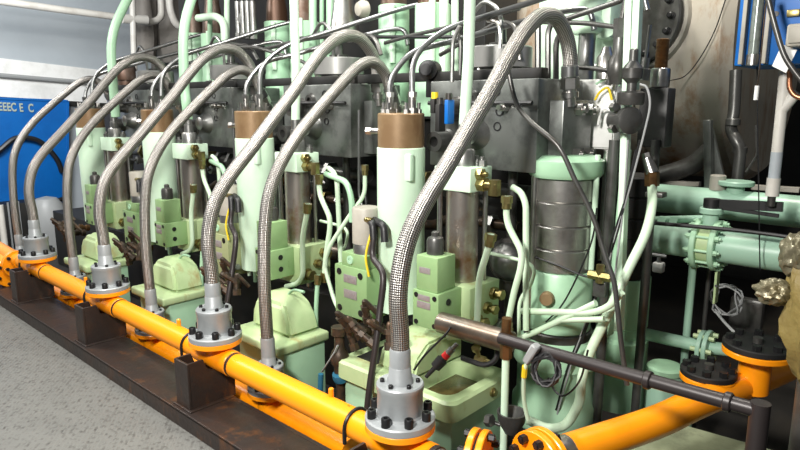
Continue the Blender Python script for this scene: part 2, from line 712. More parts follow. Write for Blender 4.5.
# saddle posts
PX0, PX1 = -1.53, -1.405
ZP = .48
r_ = thing('saddle_post', '', 'post', ((PX0 + PX1) / 2, 1.5, ZF + .09))
b = B()
b.span((PX0, 1.385, ZF + .09), (PX1, 1.398, ZP), .003)
b.build('front_plate', 'rust_beam', r_, smooth=False)
for xx in (PX0, PX1 - .012):
    b = B()
    b.prism([(xx, 1.398, ZF + .09), (xx, 1.398, ZP), (xx, 1.47, ZP), (xx, 1.49, .42), (xx, 1.64, .40), (xx, 1.64, ZF + .09)], (.012, 0, 0))
    b.build('side_plate', 'rust_beam', r_, smooth=False)
b = B()
b.span((PX0 - .02, 1.375, ZF + .088), (PX1 + .02, 1.62, ZF + .098), .003)
b.build('foot', 'rust_beam', r_, smooth=False)
zc = .468
b = B()
ux = PX0 - .13
arc = [V((ux, Y1 - .062, .41))] + [V((ux, Y1 - .062 * math.cos(PI * k / 12), zc + .062 * math.sin(PI * k / 12))) for k in range(13)] + [V((ux, Y1 + .062, .41))]
b.tube(arc, .008, 8, smooth=False)
b.build('u_bolt', 'black_bolt', r_)
repeat(r_, [0, 1, 2, 3], ['rusty steel saddle post under the orange pipe beside the %s front flange' % n for n in NTH[:4]], 'saddle posts under the front orange pipe')

# front orange pipe sections, one per unit
XF = -1.427
ZPL = .567                     # top of orange plate
R1 = .058
r_ = thing('gas_pipe', '', 'pipe', (XF, Y1, zc))
b = B()
b.tube([(XF - .10, Y1, zc), (XF - PITCHX + .17, Y1, zc)], R1, 24, smooth=False)
b.build('pipe', 'orange_chip', r_)
b = B()
b.cyl((XF - .145, Y1, zc), (XF + .155, Y1, zc), R1 * 1.06, seg=24, bev=.006)
b.cyl((XF, Y1, zc), (XF, Y1, ZPL - .02), .058, seg=24)
b.build('tee', 'orange', r_)
b = B()
b.cyl((XF, Y1, ZPL - .028), (XF, Y1, ZPL), .128, seg=40, bev=.004)
b.build('branch_flange', 'orange_chip', r_)
b = B()
b.cyl((XF + .155, Y1, zc), (XF + .175, Y1, zc), R1 * 1.02, seg=24)
b.build('weld_band', 'rust_beam', r_)
b = B()
b.cyl((XF - .40, Y1 + .02, zc + .03), (XF - .40, Y1 + .02, zc + .09), .011, seg=10, bev=.003)
b.build('stud', 'orange', r_)
secs = repeat(r_, [0, 1, 2, 3], ['orange gas pipe section leading left from the %s front flange' % n for n in NTH[:4]], 'front orange gas pipe sections')
for ch in secs[3].children:
    if ch.name.split('.')[0] == 'pipe':
        ch.data = ch.data.copy()
        for v in ch.data.vertices:
            v.co.x = max(v.co.x, -.36)
    if ch.name.split('.')[0] == 'stud':
        ch.location.x = .18


def flange_hub(name, X, Y, z, s=1.):
    r = thing(name, '', 'flange', (X, Y, z))
    bb = B()
    bb.lathe((X, Y, z), (0, 0, 1), [(0, 0), (.128 * s, 0), (.128 * s, .022 * s), (.123 * s, .027 * s), (.087 * s, .030 * s), (.083 * s, .04 * s)], 40)
    bf = bb.build('base_flange', 'hub_grey', r)
    bb = B()
    bb.lathe((X, Y, z), (0, 0, 1), [(.083 * s, .03 * s), (.083 * s, .125 * s), (.086 * s, .13 * s), (.086 * s, .147 * s), (.082 * s, .152 * s), (0, .152 * s)], 40)
    hb = bb.build('hub', 'hub_grey', r)
    bb = B()
    bb.lathe((X, Y, z + .150 * s), (0, 0, 1), [(.048 * s, 0), (.048 * s, .012 * s), (.042 * s, .02 * s), (.040 * s, .06 * s), (.036 * s, .066 * s), (0, .066 * s)], 28)
    bb.build('socket', 'hub_grey', r)
    bolts(bf, (X, Y, z + .026 * s), (0, 0, 1), .106 * s, 8, .0165 * s, .034 * s, a0=.25)
    bolts(hb, (X, Y, z + .152 * s), (0, 0, 1), .064 * s, 6, .0085 * s, .012 * s, nm='small_bolt', a0=.2)
    return r


r_ = flange_hub('flange_hub', XF, Y1, ZPL)
repeat(r_, [0, 1, 2, 3], ['grey bolted flange hub on the %s front orange flange, hose rising from it' % n for n in NTH[:4]], 'front grey flange hubs')


def make_hose(name, pts, rad, topdir):
    r = thing(name, '', 'hose', pts[0])
    bb = B()
    bb.tube(pts, rad, 20, n=8)
    bb.build('braided_tube', 'braid', r)
    bb = B()
    d0 = (pts[1] - pts[0]).normalized()
    bb.lathe(pts[0] - d0 * .01, d0, [(0, 0), (rad * 1.14, 0), (rad * 1.14, .09), (rad * 1.03, .10), (rad * 1.0, .10)], 20)
    bb.build('lower_ferrule', 'hub_grey', r)
    e = pts[-1]
    d1 = (pts[-1] - pts[-2]).normalized()
    f = bb = B()
    bb.lathe(e - d1 * .03, d1, [(rad * .9, 0), (rad * 1.18, .004), (rad * 1.22, .05), (rad * 1.05, .056), (0, .056)], 20)
    uf = bb.build('upper_ferrule', 'steel_pipe', r)
    bb = B()
    bb.hex(e + d1 * .026, e + d1 * .075, rad * 1.28)
    bb.lathe(e + d1 * .075, d1, [(rad * .9, 0), (rad * .9, .012), (rad * 1.15, .014), (rad * 1.15, .04), (rad * .8, .044), (rad * .8, .08), (0, .08)], 18)
    bb.build('union_nut', 'steel', uf)
    return r


H1 = [(401, 366), (400, 335), (398, 300), (401, 268), (409, 236), (424, 204), (448, 164), (470, 126), (490, 92), (508, 58), (524, 32), (541, 16), (556, 18), (566, 36), (570, 56), (570, 72)]
pts = [ox(x, y, XF) for x, y in H1]
pts[0] = V((XF, Y1, ZPL + .19))
r_ = make_hose('braided_hose', pts, .0335, None)
repeat(r_, [0, 1, 2, 3], ['braided steel hose arching from the %s front flange up to the engine top' % n for n in NTH[:4]], 'front braided hoses')

# back line
XB = -2.50 + PITCHX
H3 = [(268, 330), (265, 300), (264, 262), (265, 225), (269, 195), (280, 165), (298, 135), (320, 108), (342, 83), (358, 67), (372, 62), (384, 72), (391, 92)]
XBu = XB - PITCHX
ZB = .30
pts = [ox(x, y, XB, 1) for x, y in H3]
pts[0] = V((XB, YB, ZB + .165))
r_ = make_hose('braided_hose', pts, .031, None)
repeat(r_, [1, 2, 3, 4], ['braided steel hose rising from the %s rear flange, inner of its pair' % n for n in NTH[:4]], 'rear braided hoses')
r_ = flange_hub('flange_hub', XB, YB, ZB - .02, .86)
repeat(r_, [1, 2, 3, 4], ['grey bolted flange hub on the %s rear orange flange' % n for n in NTH[:4]], 'rear grey flange hubs')
zb = .17
r_ = thing('gas_pipe', '', 'pipe', (XB, YB, zb))
b = B()
b.tube([(XB + .6, YB, zb), (XB - PITCHX + .6, YB, zb)], .064, 24, smooth=False)
b.build('pipe', 'orange', r_)
b = B()
b.cyl((XB, YB, ZB - .044), (XB, YB, ZB - .02), .112, seg=36, bev=.004)
b.cyl((XB, YB, zb), (XB, YB, ZB - .03), .066, seg=20)
b.build('branch_flange', 'orange', r_)
repeat(r_, [1, 2, 3, 4], ['rear orange gas pipe section below the %s rear flange' % n for n in NTH[:4]], 'rear orange gas pipe sections')

# left end joints of the orange lines
def flange_pair(name, label, c, d, R, pipe=None, n=6, mm='orange', gap=.012, th=.024, rb=.014):
    r = thing(name, label, 'flange', c)
    c, d = V(c), V(d).normalized()
    bb = B()
    bb.cyl(c - d * (gap / 2 + th), c - d * gap / 2, R, seg=32, bev=.003)
    bb.build('flange_ring', mm, r)
    bb = B()
    bb.cyl(c + d * gap / 2, c + d * (gap / 2 + th), R, seg=32, bev=.003)
    bb.build('flange_ring', mm, r)
    bb = B()
    bb.cyl(c - d * gap / 2, c + d * gap / 2, R * .8, seg=24)
    bb.build('gasket', 'dark', r)
    x, y, _ = frame(d)
    for k in range(n):
        a = 2 * PI * (k + .3) / n
        q = c + (x * math.cos(a) + y * math.sin(a)) * R * .78
        bb = B()
        bb.cyl(q - d * (gap / 2 + th + .026), q + d * (gap / 2 + th + .026), rb * .6, seg=8)
        bb.hex(q - d * (gap / 2 + th + .022), q - d * (gap / 2 + th), rb)
        bb.hex(q + d * (gap / 2 + th), q + d * (gap / 2 + th + .022), rb)
        bb.build('bolt', 'black_bolt', r)
    return r


pe = V((XF - 3 * PITCHX - .35, Y1, zc))
flange_pair('pipe_joint', 'orange bolted flange joint at the far left end of the front pipe', on(17, 264, 1, Y1), (1, 0, .12), .11)
flange_pair('pipe_joint', 'lower orange flange joint at far left, below the front pipe joint', on(9, 273, 1, Y1 - .05), (1, 0, .12), .11)
b = B()
b.tube([on(21, 262, 1, Y1), on(0, 249, 1, Y1), on(-30, 232, 1, Y1)], .055, 16)
tag(b.build('gas_pipe', 'orange'), 'orange pipe continuing past the far left flange joint', 'pipe')
b = B()
b.tube([on(11, 270, 1, Y1 - .05), on(0, 259, 1, Y1 - .05), on(-30, 242, 1, Y1 - .05)], .055, 16)
tag(b.build('gas_pipe', 'orange'), 'lower orange pipe leaving the far left flange joint', 'pipe')

# near right end: pipe bends round to the right
b = B()
pa = V((XF + .16, Y1, zc))
b.tube([pa, V((XF + .23, Y1, zc))], R1 * .93, 24, smooth=False)
tag(b.build('pipe_spool', 'steel_rust'), 'short bare rusty pipe stub at the near end of the front orange pipe', 'pipe')
b = B()
b.tube([V((XF + .23, Y1, zc)), V((XF + .32, Y1, zc - .005)), V((XF + .40, Y1 + .05, zc - .01)), on(474, 458, 1, 1.73)], R1, 24)
tag(b.build('pipe_elbow', 'orange'), 'orange pipe elbow at the bottom edge right of the nearest flange', 'pipe')
A0 = on(600, 447, 2, .50)
A1 = on(700, 402, 2, .50)
dA = (A1 - A0).normalized()
c1 = on(541, 463, 2, .49)
flange_pair('pipe_joint', 'large orange bolted flange at bottom centre, end of the right pipe', c1, dA, .118, n=8, rb=.017)
flange_pair('pipe_joint', 'smaller orange flange at the bottom edge left of the large flange', on(478, 458, 2, .49), (1, .35, 0), .10, n=6)
c2 = c1 + dA * .035
b = B()
b.tube([c2, c2 + dA * .10], .060, 20, smooth=False)
tag(b.build('pipe_spool', 'steel_rust'), 'bare steel pipe stub between the bottom flange and right orange pipe', 'pipe')
r_ = thing('gas_pipe', 'thick orange pipe running from the bottom flange up to the right', 'pipe', A0)
b = B()
end = on(772, 374, 2, .50)
b.tube([c2 + dA * .10, A0.lerp(A1, .5), A1, end, end + dA * .3], .061, 24)
b.build('pipe', 'orange', r_)
b = B()
n1 = on(740, 385, 2, .5)
ft = on(757, 349, 2, .67)
b.cyl(V((ft.x, ft.y, .48)), V((ft.x, ft.y, .645)), .064, seg=24)
b.build('branch_neck', 'orange', r_)
b = B()
b.cyl(V((ft.x, ft.y, .645)), V((ft.x, ft.y, .672)), .135, seg=36, bev=.004)
b.build('branch_flange', 'orange', r_)


def blank(label, c, R):
    r = thing('blank_flange', label, 'flange', c)
    bb = B()
    bb.cyl(c, c + V((0, 0, .026)), R, seg=36, bev=.004)
    bb.build('disc', 'dark', r)
    bolts(r, c + V((0, 0, .026)), (0, 0, 1), R * .78, 8, .018, .022, hexa=True, a0=.2)
    bb = B()
    bb.cyl(c + V((0, 0, .026)), c + V((0, 0, .05)), .02, seg=10)
    bb.build('plug', 'steel_dark', r)


blank('dark bolted blank flange topping the right orange pipe branch', V((ft.x, ft.y, .673)), .135)
f2 = on(708, 376, 2, .55)
r_ = thing('gas_pipe', 'orange branch pipe behind the thick right pipe, lower blank flange on it', 'pipe', f2)
b = B()
b.cyl(V((f2.x, f2.y, .42)), V((f2.x, f2.y, .53)), .05, seg=20)
b.build('neck', 'orange', r_)
b = B()
b.cyl(V((f2.x, f2.y, .53)), V((f2.x, f2.y, .555)), .112, seg=36, bev=.004)
b.build('branch_flange', 'orange', r_)
blank('dark bolted blank flange on the lower branch, left of the higher one', V((f2.x, f2.y, .556)), .112)

# ================================================================== ENGINE CORE
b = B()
b.span((-8.0, 3.12, -.2), (-1.85, 3.6, 1.60), .01)  # dark core box added to keep light out of the gaps
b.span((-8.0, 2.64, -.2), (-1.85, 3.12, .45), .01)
tag(b.build('core_blocker', 'dark', smooth=False), 'long dark engine core box added to block light in the gaps behind the pumps', 'engine')
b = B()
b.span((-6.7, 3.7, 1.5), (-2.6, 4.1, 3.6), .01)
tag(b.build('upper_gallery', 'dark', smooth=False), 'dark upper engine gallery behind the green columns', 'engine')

# ---- per unit: drip tray base
tc = oy(452, 405, 1.95)
r_ = thing('drip_tray_stand', '', 'tray stand', (-1.85, 2.1, -.2))
b = B()
xr, xl = tc.x, tc.x - .74
yf, yb_ = 1.95, 2.42
zt = .455
b.span((xl + .03, yf + .04, -.2), (xr - .03, yb_, zt - .08), .01)
b.build('pedestal', 'mint', r_)
# rim tray with recess
b = B()
bm = b.bm
hx0, hx1, hy0, hy1 = xr - .29, xr - .055, yf + .05, yf + .40


def rr(x0, x1, y0, y1, r, z, n=5):
    o = []
    for (cx, cy, a0) in ((x1 - r, y1 - r, 0), (x0 + r, y1 - r, PI / 2), (x0 + r, y0 + r, PI), (x1 - r, y0 + r, 1.5 * PI)):
        for k in range(n + 1):
            a = a0 + PI / 2 * k / n
            o.append(bm.verts.new((cx + r * math.cos(a), cy + r * math.sin(a), z)))
    return o


L0 = rr(xl, xr, yf, yb_, .05, zt - .09)
L1 = rr(xl, xr, yf, yb_, .05, zt - .012)
L2 = rr(xl + .012, xr - .012, yf + .012, yb_ - .012, .045, zt)
L3 = rr(hx0, hx1, hy0, hy1, .06, zt)
L4 = rr(hx0 + .006, hx1 - .006, hy0 + .006, hy1 - .006, .055, zt - .074)
for a_, c_ in ((L0, L1), (L1, L2), (L2, L3), (L3, L4)):
    for k in range(len(a_)):
        j = (k + 1) % len(a_)
        bm.faces.new((a_[k], a_[j], c_[j], c_[k]))
bm.faces.new(L4)
bm.faces.new(L0[::-1])
b.build('tray', 'mint_cream', r_)
b = B()
b.lathe((xr, yf + .3, zt - .045), (1, 0, 0), [(.022, -.01), (.022, .008), (.014, .012), (.014, .02), (0, .02)], 14)
b.build('drain_plug', 'brass', r_)
b = B()
b.span((hx0 + .02, hy0 + .02, zt - .0735), (hx1 - .02, hy1 - .02, zt - .066), .001)
b.build('oil_pool', 'oil', r_)
b = B()
b.span((xl + .07, yf + .09, zt - .004), (xr - .53, yb_ - .06, zt + .003), .001)  # flat dark plate in place of a grimy recessed well
b.build('left_well_plate', 'dark', r_)
r_['label'] = 'mint green stand with a recessed drip tray right of the nearest flange hub'

# ---- solid feet of the farther units
r_ = thing('plinth_casting', '', 'casting', (-1.6, 2.0, -.2))
b = B()
b.span((-1.78, 1.91, -.2), (-1.355, 2.2, .40), .012)
b.build('pedestal', 'mint', r_)
b = B()
b.span((-1.80, 1.86, .385), (-1.338, 2.22, .44), .014, 3)
b.build('ledge', 'mint_cream', r_)
b = B()
bm_ = b.bm
loops_ = []
for z, x0, x1, y0, y1 in ((.44, -1.75, -1.39, 1.98, 2.2), (.53, -1.75, -1.42, 1.99, 2.2), (.60, -1.74, -1.48, 2.01, 2.2), (.63, -1.72, -1.54, 2.06, 2.2)):
    loops_.append([bm_.verts.new(p) for p in ((x0, y0, z), (x1, y0, z), (x1, y1, z), (x0, y1, z))])
for a_, c_ in zip(loops_, loops_[1:]):
    for k in range(4):
        bm_.faces.new((a_[k], a_[(k + 1) % 4], c_[(k + 1) % 4], c_[k]))
bm_.faces.new(loops_[-1])
bm_.faces.new(loops_[0][::-1])
b.build('casting', 'mint_cream', r_, bevel=.02)
repeat(r_, [1, 2, 3], ['green ledged pump foot with a sloping casting, %s unit' % n for n in NTH[1:4]], 'green pump feet')

# ---- per unit: sloped casting
r_ = thing('pump_housing', '', 'housing', (xr - .4, 2.3, zt))
b = B()
prof = [(2.03, zt + .001), (2.06, .54), (2.14, .60), (2.40, .60), (2.40, zt + .001)]
b.prism([(xr - .52, y, z) for y, z in prof], (.235, 0, 0))
b.build('casting', 'mint_cream', r_, bevel=.012)
b = B()
b.cyl((xr - .32, 2.5, .60), (xr - .27, 2.5, .60), .10, seg=28, bev=.006)
b.build('end_cover', 'mint', r_)
b = B()
b.cyl((xr - .27, 2.5, .60), (xr - .12, 2.5, .60), .058, seg=20, bev=.004)
b.build('shaft_sleeve', 'steel_dull', r_)
r_['label'] = 'pale yellowish green pump housing standing on the nearest drip tray stand'

# ---- per unit: green column with rust cap and twin pipes
YC = 2.298
cx = oy(401, 150, YC).x
zc0, zc1 = .66, oy(401, 147, YC).z
zc2 = oy(401, 113, YC).z
RC = .119
r_ = thing('hydraulic_column', '', 'column', (cx, YC, zc0))
b = B()
b.lathe((cx, YC, zc0), (0, 0, 1), [(0, 0), (RC * .97, 0), (RC * .97, .25), (RC, .26), (RC, zc1 - zc0 - .004), (RC * .97, zc1 - zc0), (0, zc1 - zc0)], 36)
b.build('column_body', 'mint_pale', r_)
b = B()
b.lathe((cx, YC, zc1), (0, 0, 1), [(RC * .96, -.004), (RC * .96, zc2 - zc1 - .006), (RC * .92, zc2 - zc1), (0, zc2 - zc1)], 36)
rc_ = b.build('rust_collar', 'rust_cap', r_)
b = B()
b.box((cx + .105, YC - .06, zc1 - .09), (.045, .03, .13), .008)
b.build('lug', 'mint_pale', r_)
for k in range(6):
    a = 2 * PI * k / 6 + .5
    q = V((cx + .088 * math.cos(a), YC + .088 * math.sin(a), zc2))
    b = B()
    b.cyl(q, q + V((0, 0, .05)), .009, seg=8)
    b.hex(q, q + V((0, 0, .018)), .016)
    b.build('stud', 'steel', rc_)
b = B()
b.cyl((cx - RC * .9, YC - .03, zc1 + .075), (cx - RC * .9 - .055, YC - .05, zc1 + .075), .016, seg=12)
b.hex((cx - RC * .9 - .05, YC - .047, zc1 + .075), (cx - RC * .9 - .075, YC - .058, zc1 + .075), .02)
b.build('side_nipple', 'steel', rc_)
repeat(r_, [0, 1, 2, 3], ['mint green hydraulic column with rusty brown cap, %s of the row' % n for n in NTH[:4]], 'green columns with rusty caps')

# twin steel pipes rising from each cap
for which, (bx, path) in enumerate(((260, [(260, 100), (260, 66), (285, 45), (345, 26.5), (400, 9), (424, 3), (440, 8), (445, 30)]),
                                    (246, [(246, 104), (246, 84), (262, 62), (300, 53), (345, 40), (385, 30), (405, 28), (408, 45)]))):
    Xp = oy(bx, 108, YC, 1).x
    r_ = thing('steel_tube', '', 'pipe', V((Xp, YC, zc2)))
    bq = V((Xp - PITCHX, YC, zc2)) - EYE
    dep = bq.dot(FW)
    pts = [EYE + ray(x, y) * dep + V((PITCHX, 0, 0)) for x, y in path]
    pts = [V((Xp, YC, zc2 + .05))] + pts[1:]
    b = B()
    b.poly(pts, .0145, .09, 12)
    b.build('tube', 'steel_pipe', r_)
    b = B()
    b.hex((Xp, YC, zc2), (Xp, YC, zc2 + .025), .024)
    b.cyl((Xp, YC, zc2 + .025), (Xp, YC, zc2 + .075), .019, seg=14)
    b.hex((Xp, YC, zc2 + .075), (Xp, YC, zc2 + .10), .022)
    b.build('union', 'steel', r_)
    repeat(r_, [0, 1, 2, 3], ['bent steel tube sweeping up from the %s rusty cap, %s of the two' % (n, 'right' if which == 0 else 'left') for n in NTH[:4]], 'steel tubes on the rusty caps')

# ---- per unit: plunger post with top block, standpipe
YP = 2.36
pxx = oy(463, 180, YP).x
r_ = thing('plunger_post', '', 'pump', (pxx, YP, .64))
zt1, zt0 = 1.414, 1.303
b = B()
b.span((pxx - .105, YP - .085, zt0), (pxx + .105, YP + .085, zt1), .006)
tb = b.build('top_block', 'mint_pale', r_)
b = B()
b.cyl((pxx, YP, .868), (pxx, YP, zt0), .077, seg=28)
b.build('cylinder', 'steel_rust', r_)
for dx, dy in ((-.088, -.06), (-.088, .06), (.088, .06)):
    b = B()
    b.cyl((pxx + dx, YP + dy, .86), (pxx + dx, YP + dy, zt0), .013, seg=10)
    b.build('tie_rod', 'steel', r_)
for dx, dy in ((-.06, -.05), (.085, .03), (.03, .06)):
    b = B()
    q = V((pxx + dx, YP + dy, zt1))
    b.hex(q, q + V((0, 0, .028)), .022)
    b.cyl(q, q + V((0, 0, .045)), .012, seg=10)
    b.build('nut', 'steel_dull', tb)
b = B()
b.lathe((pxx, YP, zt1), (0, 0, 1), [(.052, 0), (.052, .07), (.046, .078), (.033, .078), (.033, .13), (.027, .135), (.027, .19), (0, .19)], 20)
b.build('gland', 'steel_dull', r_)
b = B()
lbx0, lbx1 = pxx - .075, pxx + .135
b.span((lbx0, YP - .11, .64), (lbx1, YP + .13, .868), .006)
lb_ = b.build('lower_block', 'mint_cream', r_)
# brass fittings on the right face of top block
fx = pxx + .105
f_ = b = B()
b.hex((fx, YP - .03, zt1 - .028), (fx + .03, YP - .03, zt1 - .028), .027)
b.cyl((fx, YP - .03, zt1 - .028), (fx + .05, YP - .03, zt1 - .028), .012, seg=10)
b.hex((fx, YP - .02, zt1 - .075), (fx + .04, YP - .02, zt1 - .075), .033)
b.cyl((fx + .04, YP - .02, zt1 - .075), (fx + .10, YP - .02, zt1 - .075), .022, seg=12)
b.hex((fx + .085, YP - .02, zt1 - .12), (fx + .085, YP - .02, zt1 - .05), .028)
b.build('fitting', 'brass', tb)
# fittings on lower block
for (yy, zz, rr_) in ((-.06, .70, .031), (.02, .75, .024), (.07, .81, .026)):
    b = B()
    b.hex((lbx1, YP + yy, zz), (lbx1 + .022, YP + yy, zz), rr_ * 1.2)
    b.cyl((lbx1 + .02, YP + yy, zz), (lbx1 + .05, YP + yy, zz), rr_ * .8, seg=12)
    b.hex((lbx1 + .045, YP + yy, zz), (lbx1 + .06, YP + yy, zz), rr_)
    b.build('fitting', 'brass', lb_)
b = B()
b.hex((lbx0 + .05, YP - .11, .695), (lbx0 + .05, YP - .135, .695), .022)
b.build('plug', 'brass', lb_)
repeat(r_, [0, 1, 2, 3], ['steel plunger pump with pale green head block, %s of the row' % n for n in NTH[:4]], 'steel plunger pumps')

# standpipes
sx = oy(468, 90, YP).x
b = B()
b.tube([(pxx, YP, zt1 + .17), (sx, YP, 1.9), (sx, YP, 3.4)], .0255, 16, smooth=False)
o = b.build('standpipe', 'mint_pale')
tag(o, '', 'pipe')
repeat(o, [0, 1], ['straight pale green standpipe above the nearest plunger pump', 'straight pale green standpipe above the second nearest plunger pump'], 'pale green standpipes')
Xs = oy(184, 60, YP).x
b = B()
b.poly([(pxx - 2 * PITCHX, YP, zt1 + .17), (Xs - .02, YP, 1.85), ox(183, 25, Xs), ox(196, -14, Xs), ox(196, -60, Xs)], .034, .18, 16)
tag(b.build('standpipe', 'mint'), 'green standpipe with a kink near the top, right one of the bent two', 'pipe', 'bent green standpipes')
Xs = oy(111, 60, YP).x
b = B()
b.poly([(Xs, YP, zt1 + .17), (Xs, YP, 1.8), ox(110, 35, Xs), ox(128, -2, Xs), ox(138, -20, Xs)], .036, .18, 16)
tag(b.build('standpipe', 'mint'), 'green standpipe with a kink near the top, leftmost of all risers', 'pipe', 'bent green standpipes')

# ---- per unit: big valve block with grey canister
vx0, vx1 = -2.39, -2.154
vz0, vz1 = .621, .885
vy = 2.105
r_ = thing('control_valve', '', 'valve', ((vx0 + vx1) / 2, vy + .1, vz0))
b = B()
b.span((vx0, vy, vz0), (vx1, vy + .176, vz1), .005)
vb = b.build('valve_body', 'valve_green', r_)
b = B()
b.span((vx0 + .045, vy + .01, vz1), (vx1 - .01, vy + .16, vz1 + .07), .004)
b.build('neck_block', 'valve_green', r_)
for sx_ in (vx0 + .035, vx1 - .045):
    for sz in (vz0 + .035, vz1 - .035):
        b = B()
        b.lathe((sx_, vy, sz), (0, -1, 0), [(.018, -.002), (.018, .002), (.016, .003), (0, .003)], 16)
        b.build('socket_bolt', 'black_bolt', vb)
for (zz, hh) in ((.822, .042), (.742, .045)):
    b = B()
    b.span((vx0 + .07, vy - .003, zz - hh / 2), (vx0 + .165, vy, zz + hh / 2), .0005)
    b.build('nameplate', 'plate_label', vb)
b = B()
b.lathe((vx0 + .11, vy + .01, vz1 + .035), (0, -1, 0), [(.022, 0), (.022, .006), (.01, .006), (.01, .002), (0, .002)], 14)
b.build('port', 'mint', r_)
ccx = (vx0 + vx1) / 2 + .035
b = B()
b.lathe((ccx, vy + .08, vz1 + .07), (0, 0, 1), [(0, 0), (.066, 0), (.066, .05), (.064, .055)], 28)
b.build('canister_base', 'steel_dull', r_)
b = B()
b.lathe((ccx, vy + .08, vz1 + .12), (0, 0, 1), [(.069, 0), (.069, .175), (.064, .183), (0, .185)], 28)
cb = b.build('canister', 'canister', r_)
for dx in (.0, .075):
    b = B()
    b.poly([(ccx + .04, vy + .06 + dx * .3, vz1 + .245), (ccx + .10 + dx, vy + .03, vz1 + .24), (ccx + .115 + dx, vy + .02, vz1 + .16)], .019, .03, 10)
    b.build('cable_elbow', 'rubber', cb)
b = B()
b.cyl((ccx + .02, vy + .04, vz1 + .25), (ccx + .09, vy + .035, vz1 + .25), .014, seg=10)
b.build('gland', 'brass', cb)
for k in range(2):
    b = B()
    b.hex((vx1, vy + .05 + .06 * k, vz0 + .06 + .1 * k), (vx1 + .025, vy + .05 + .06 * k, vz0 + .06 + .1 * k), .02)
    b.build('side_plug', 'steel_dull', vb)
us = repeat(r_, [0, 1, 2], ['green square valve block topped by a grey canister, nearest, with dark cables',
                            'khaki valve block topped by a grey canister behind the second front hose',
                            'small green valve block with grey canister at left between two hoses'], 'valve blocks with grey canisters')
for ch in us[1].children:
    if ch.name.split('.')[0] in ('valve_body', 'neck_block'):
        ch.data = ch.data.copy()
        ch.data.materials[0] = MATS['valve_khaki']

# black hydraulic hoses from the canisters
b = B()
b.tube([(ccx + .115, vy + .02, vz1 + .17), V((ccx + .13, vy + .0, vz1 + .08)), oy(383, 275, 2.07), oy(380, 310, 2.03), oy(376, 345, 1.98), oy(370, 385, 1.93), oy(366, 420, 1.90)], .0165, 12)
o = tag(b.build('rubber_hose', 'rubber_brown'), '', 'hose')
repeat(o, [0, 1], ['black rubber hose hanging down in front of the nearest green valve', 'black rubber hose hanging beside the khaki valve, behind second hub'], 'black rubber hoses')
b = B()
b.tube([(ccx + .10, vy + .02, vz1 + .20), V((ccx + .09, vy - .01, vz1 + .08)), V((ccx + .11, vy - .01, vz1 - .02))], .006, 6)
o = tag(b.build('yellow_wire', 'yellow'), '', 'wire')
repeat(o, [0, 1], ['thin yellow wire beside the nearest grey canister', 'thin yellow wire beside the khaki valve canister'], 'yellow wires')

# ---- per unit: double stacked valve
d0 = oy(413, 256, 2.0)
d1 = oy(435, 332, 2.0)
dx0, dx1 = -1.828, -1.677
r_ = thing('stacked_valve', '', 'valve', ((dx0 + dx1) / 2, 2.18, .69))
b = B()
b.span((dx0, 2.08, .696), (dx1, 2.25, .868), .005)
lo_b = b.build('lower_body', 'valve_green', r_)
b = B()
b.span((dx0 + .012, 2.09, .868), (dx1 - .015, 2.22, 1.029), .005)
up_b = b.build('upper_body', 'valve_green', r_)
for (xx, zz) in ((dx0 + .022, .718), (dx0 + .022, .846), (dx1 - .022, .718), (dx1 - .022, .846)):
    b = B()
    b.lathe((xx, 2.08, zz), (0, -1, 0), [(.012, -.002), (.012, .003), (0, .003)], 12)
    b.build('socket_bolt', 'black_bolt', lo_b)
for (yy, zz) in ((2.15, .75), (2.15, .82)):
    b = B()
    b.lathe((dx1, yy, zz), (1, 0, 0), [(.016, -.002), (.016, .003), (0, .003)], 12)
    b.build('side_bolt', 'black_bolt', lo_b)
for (xx, zz, ww, hh) in ((dx0 + .063, .963, .063, .028), (dx0 + .066, .838, .072, .026), (dx0 + .066, .804, .078, .032)):
    yy = 2.09 if zz > .9 else 2.08
    b = B()
    b.span((xx - ww / 2, yy - .002, zz - hh / 2), (xx + ww / 2, yy, zz + hh / 2), .0005)
    b.build('nameplate', 'plate_label', up_b if zz > .9 else lo_b)
b = B()
b.lathe(((dx0 + dx1) / 2 - .01, 2.16, 1.029), (0, 0, 1), [(.04, 0), (.04, .06), (.034, .075), (.018, .082), (.018, .10), (.01, .105), (0, .105)], 20)
b.build('solenoid_cap', 'steel_dark', r_)
repeat(r_, [0, 1, 2, 3], ['stacked two block green valve with black cap, right of the nearest hose foot',
                          'stacked two block green valve with black cap, behind the nearest rear hose',
                          'stacked two block green valve with black cap, behind the second rear hose',
                          'stacked two block green valve with black cap, farthest left of its kind'], 'stacked green valves')

# ---- per unit: dark cylinder control block
hx0_, hx1_ = -2.128, -1.495
hz0, hz1 = 1.381, 1.81
r_ = thing('control_block', '', 'block', (-1.8, 2.75, hz0))
b = B()
b.span((hx0_, 2.553, hz0), (hx1_, 2.98, hz1), .006)
mb_ = b.build('main_block', 'block_grey', r_)
b = B()
b.span((-1.86, 2.66, hz0 + .02), (-1.425, 2.95, 1.713), .006)
sb_ = b.build('side_block', 'block_grey', r_)
for (xx, zz, rr2, ln) in ((-1.85, 1.716, .037, .02), (-2.02, 1.51, .053, .10), (-1.95, 1.67, .053, .09)):
    b = B()
    b.lathe((xx, 2.553, zz), (0, -1, 0), [(rr2 * 1.2, 0), (rr2, .012), (rr2 * .95, ln), (rr2 * .5, ln), (rr2 * .45, ln * .3), (0, ln * .3)], 22)
    b.build('port_boss', 'steel_dark', mb_)
b = B()
b.lathe((-1.825, 2.553, 1.55), (0, -1, 0), [(.075, 0), (.06, .03), (.05, .05), (.048, .075), (.03, .085), (0, .085)], 24)
b.build('round_plug', 'steel_dull', mb_)
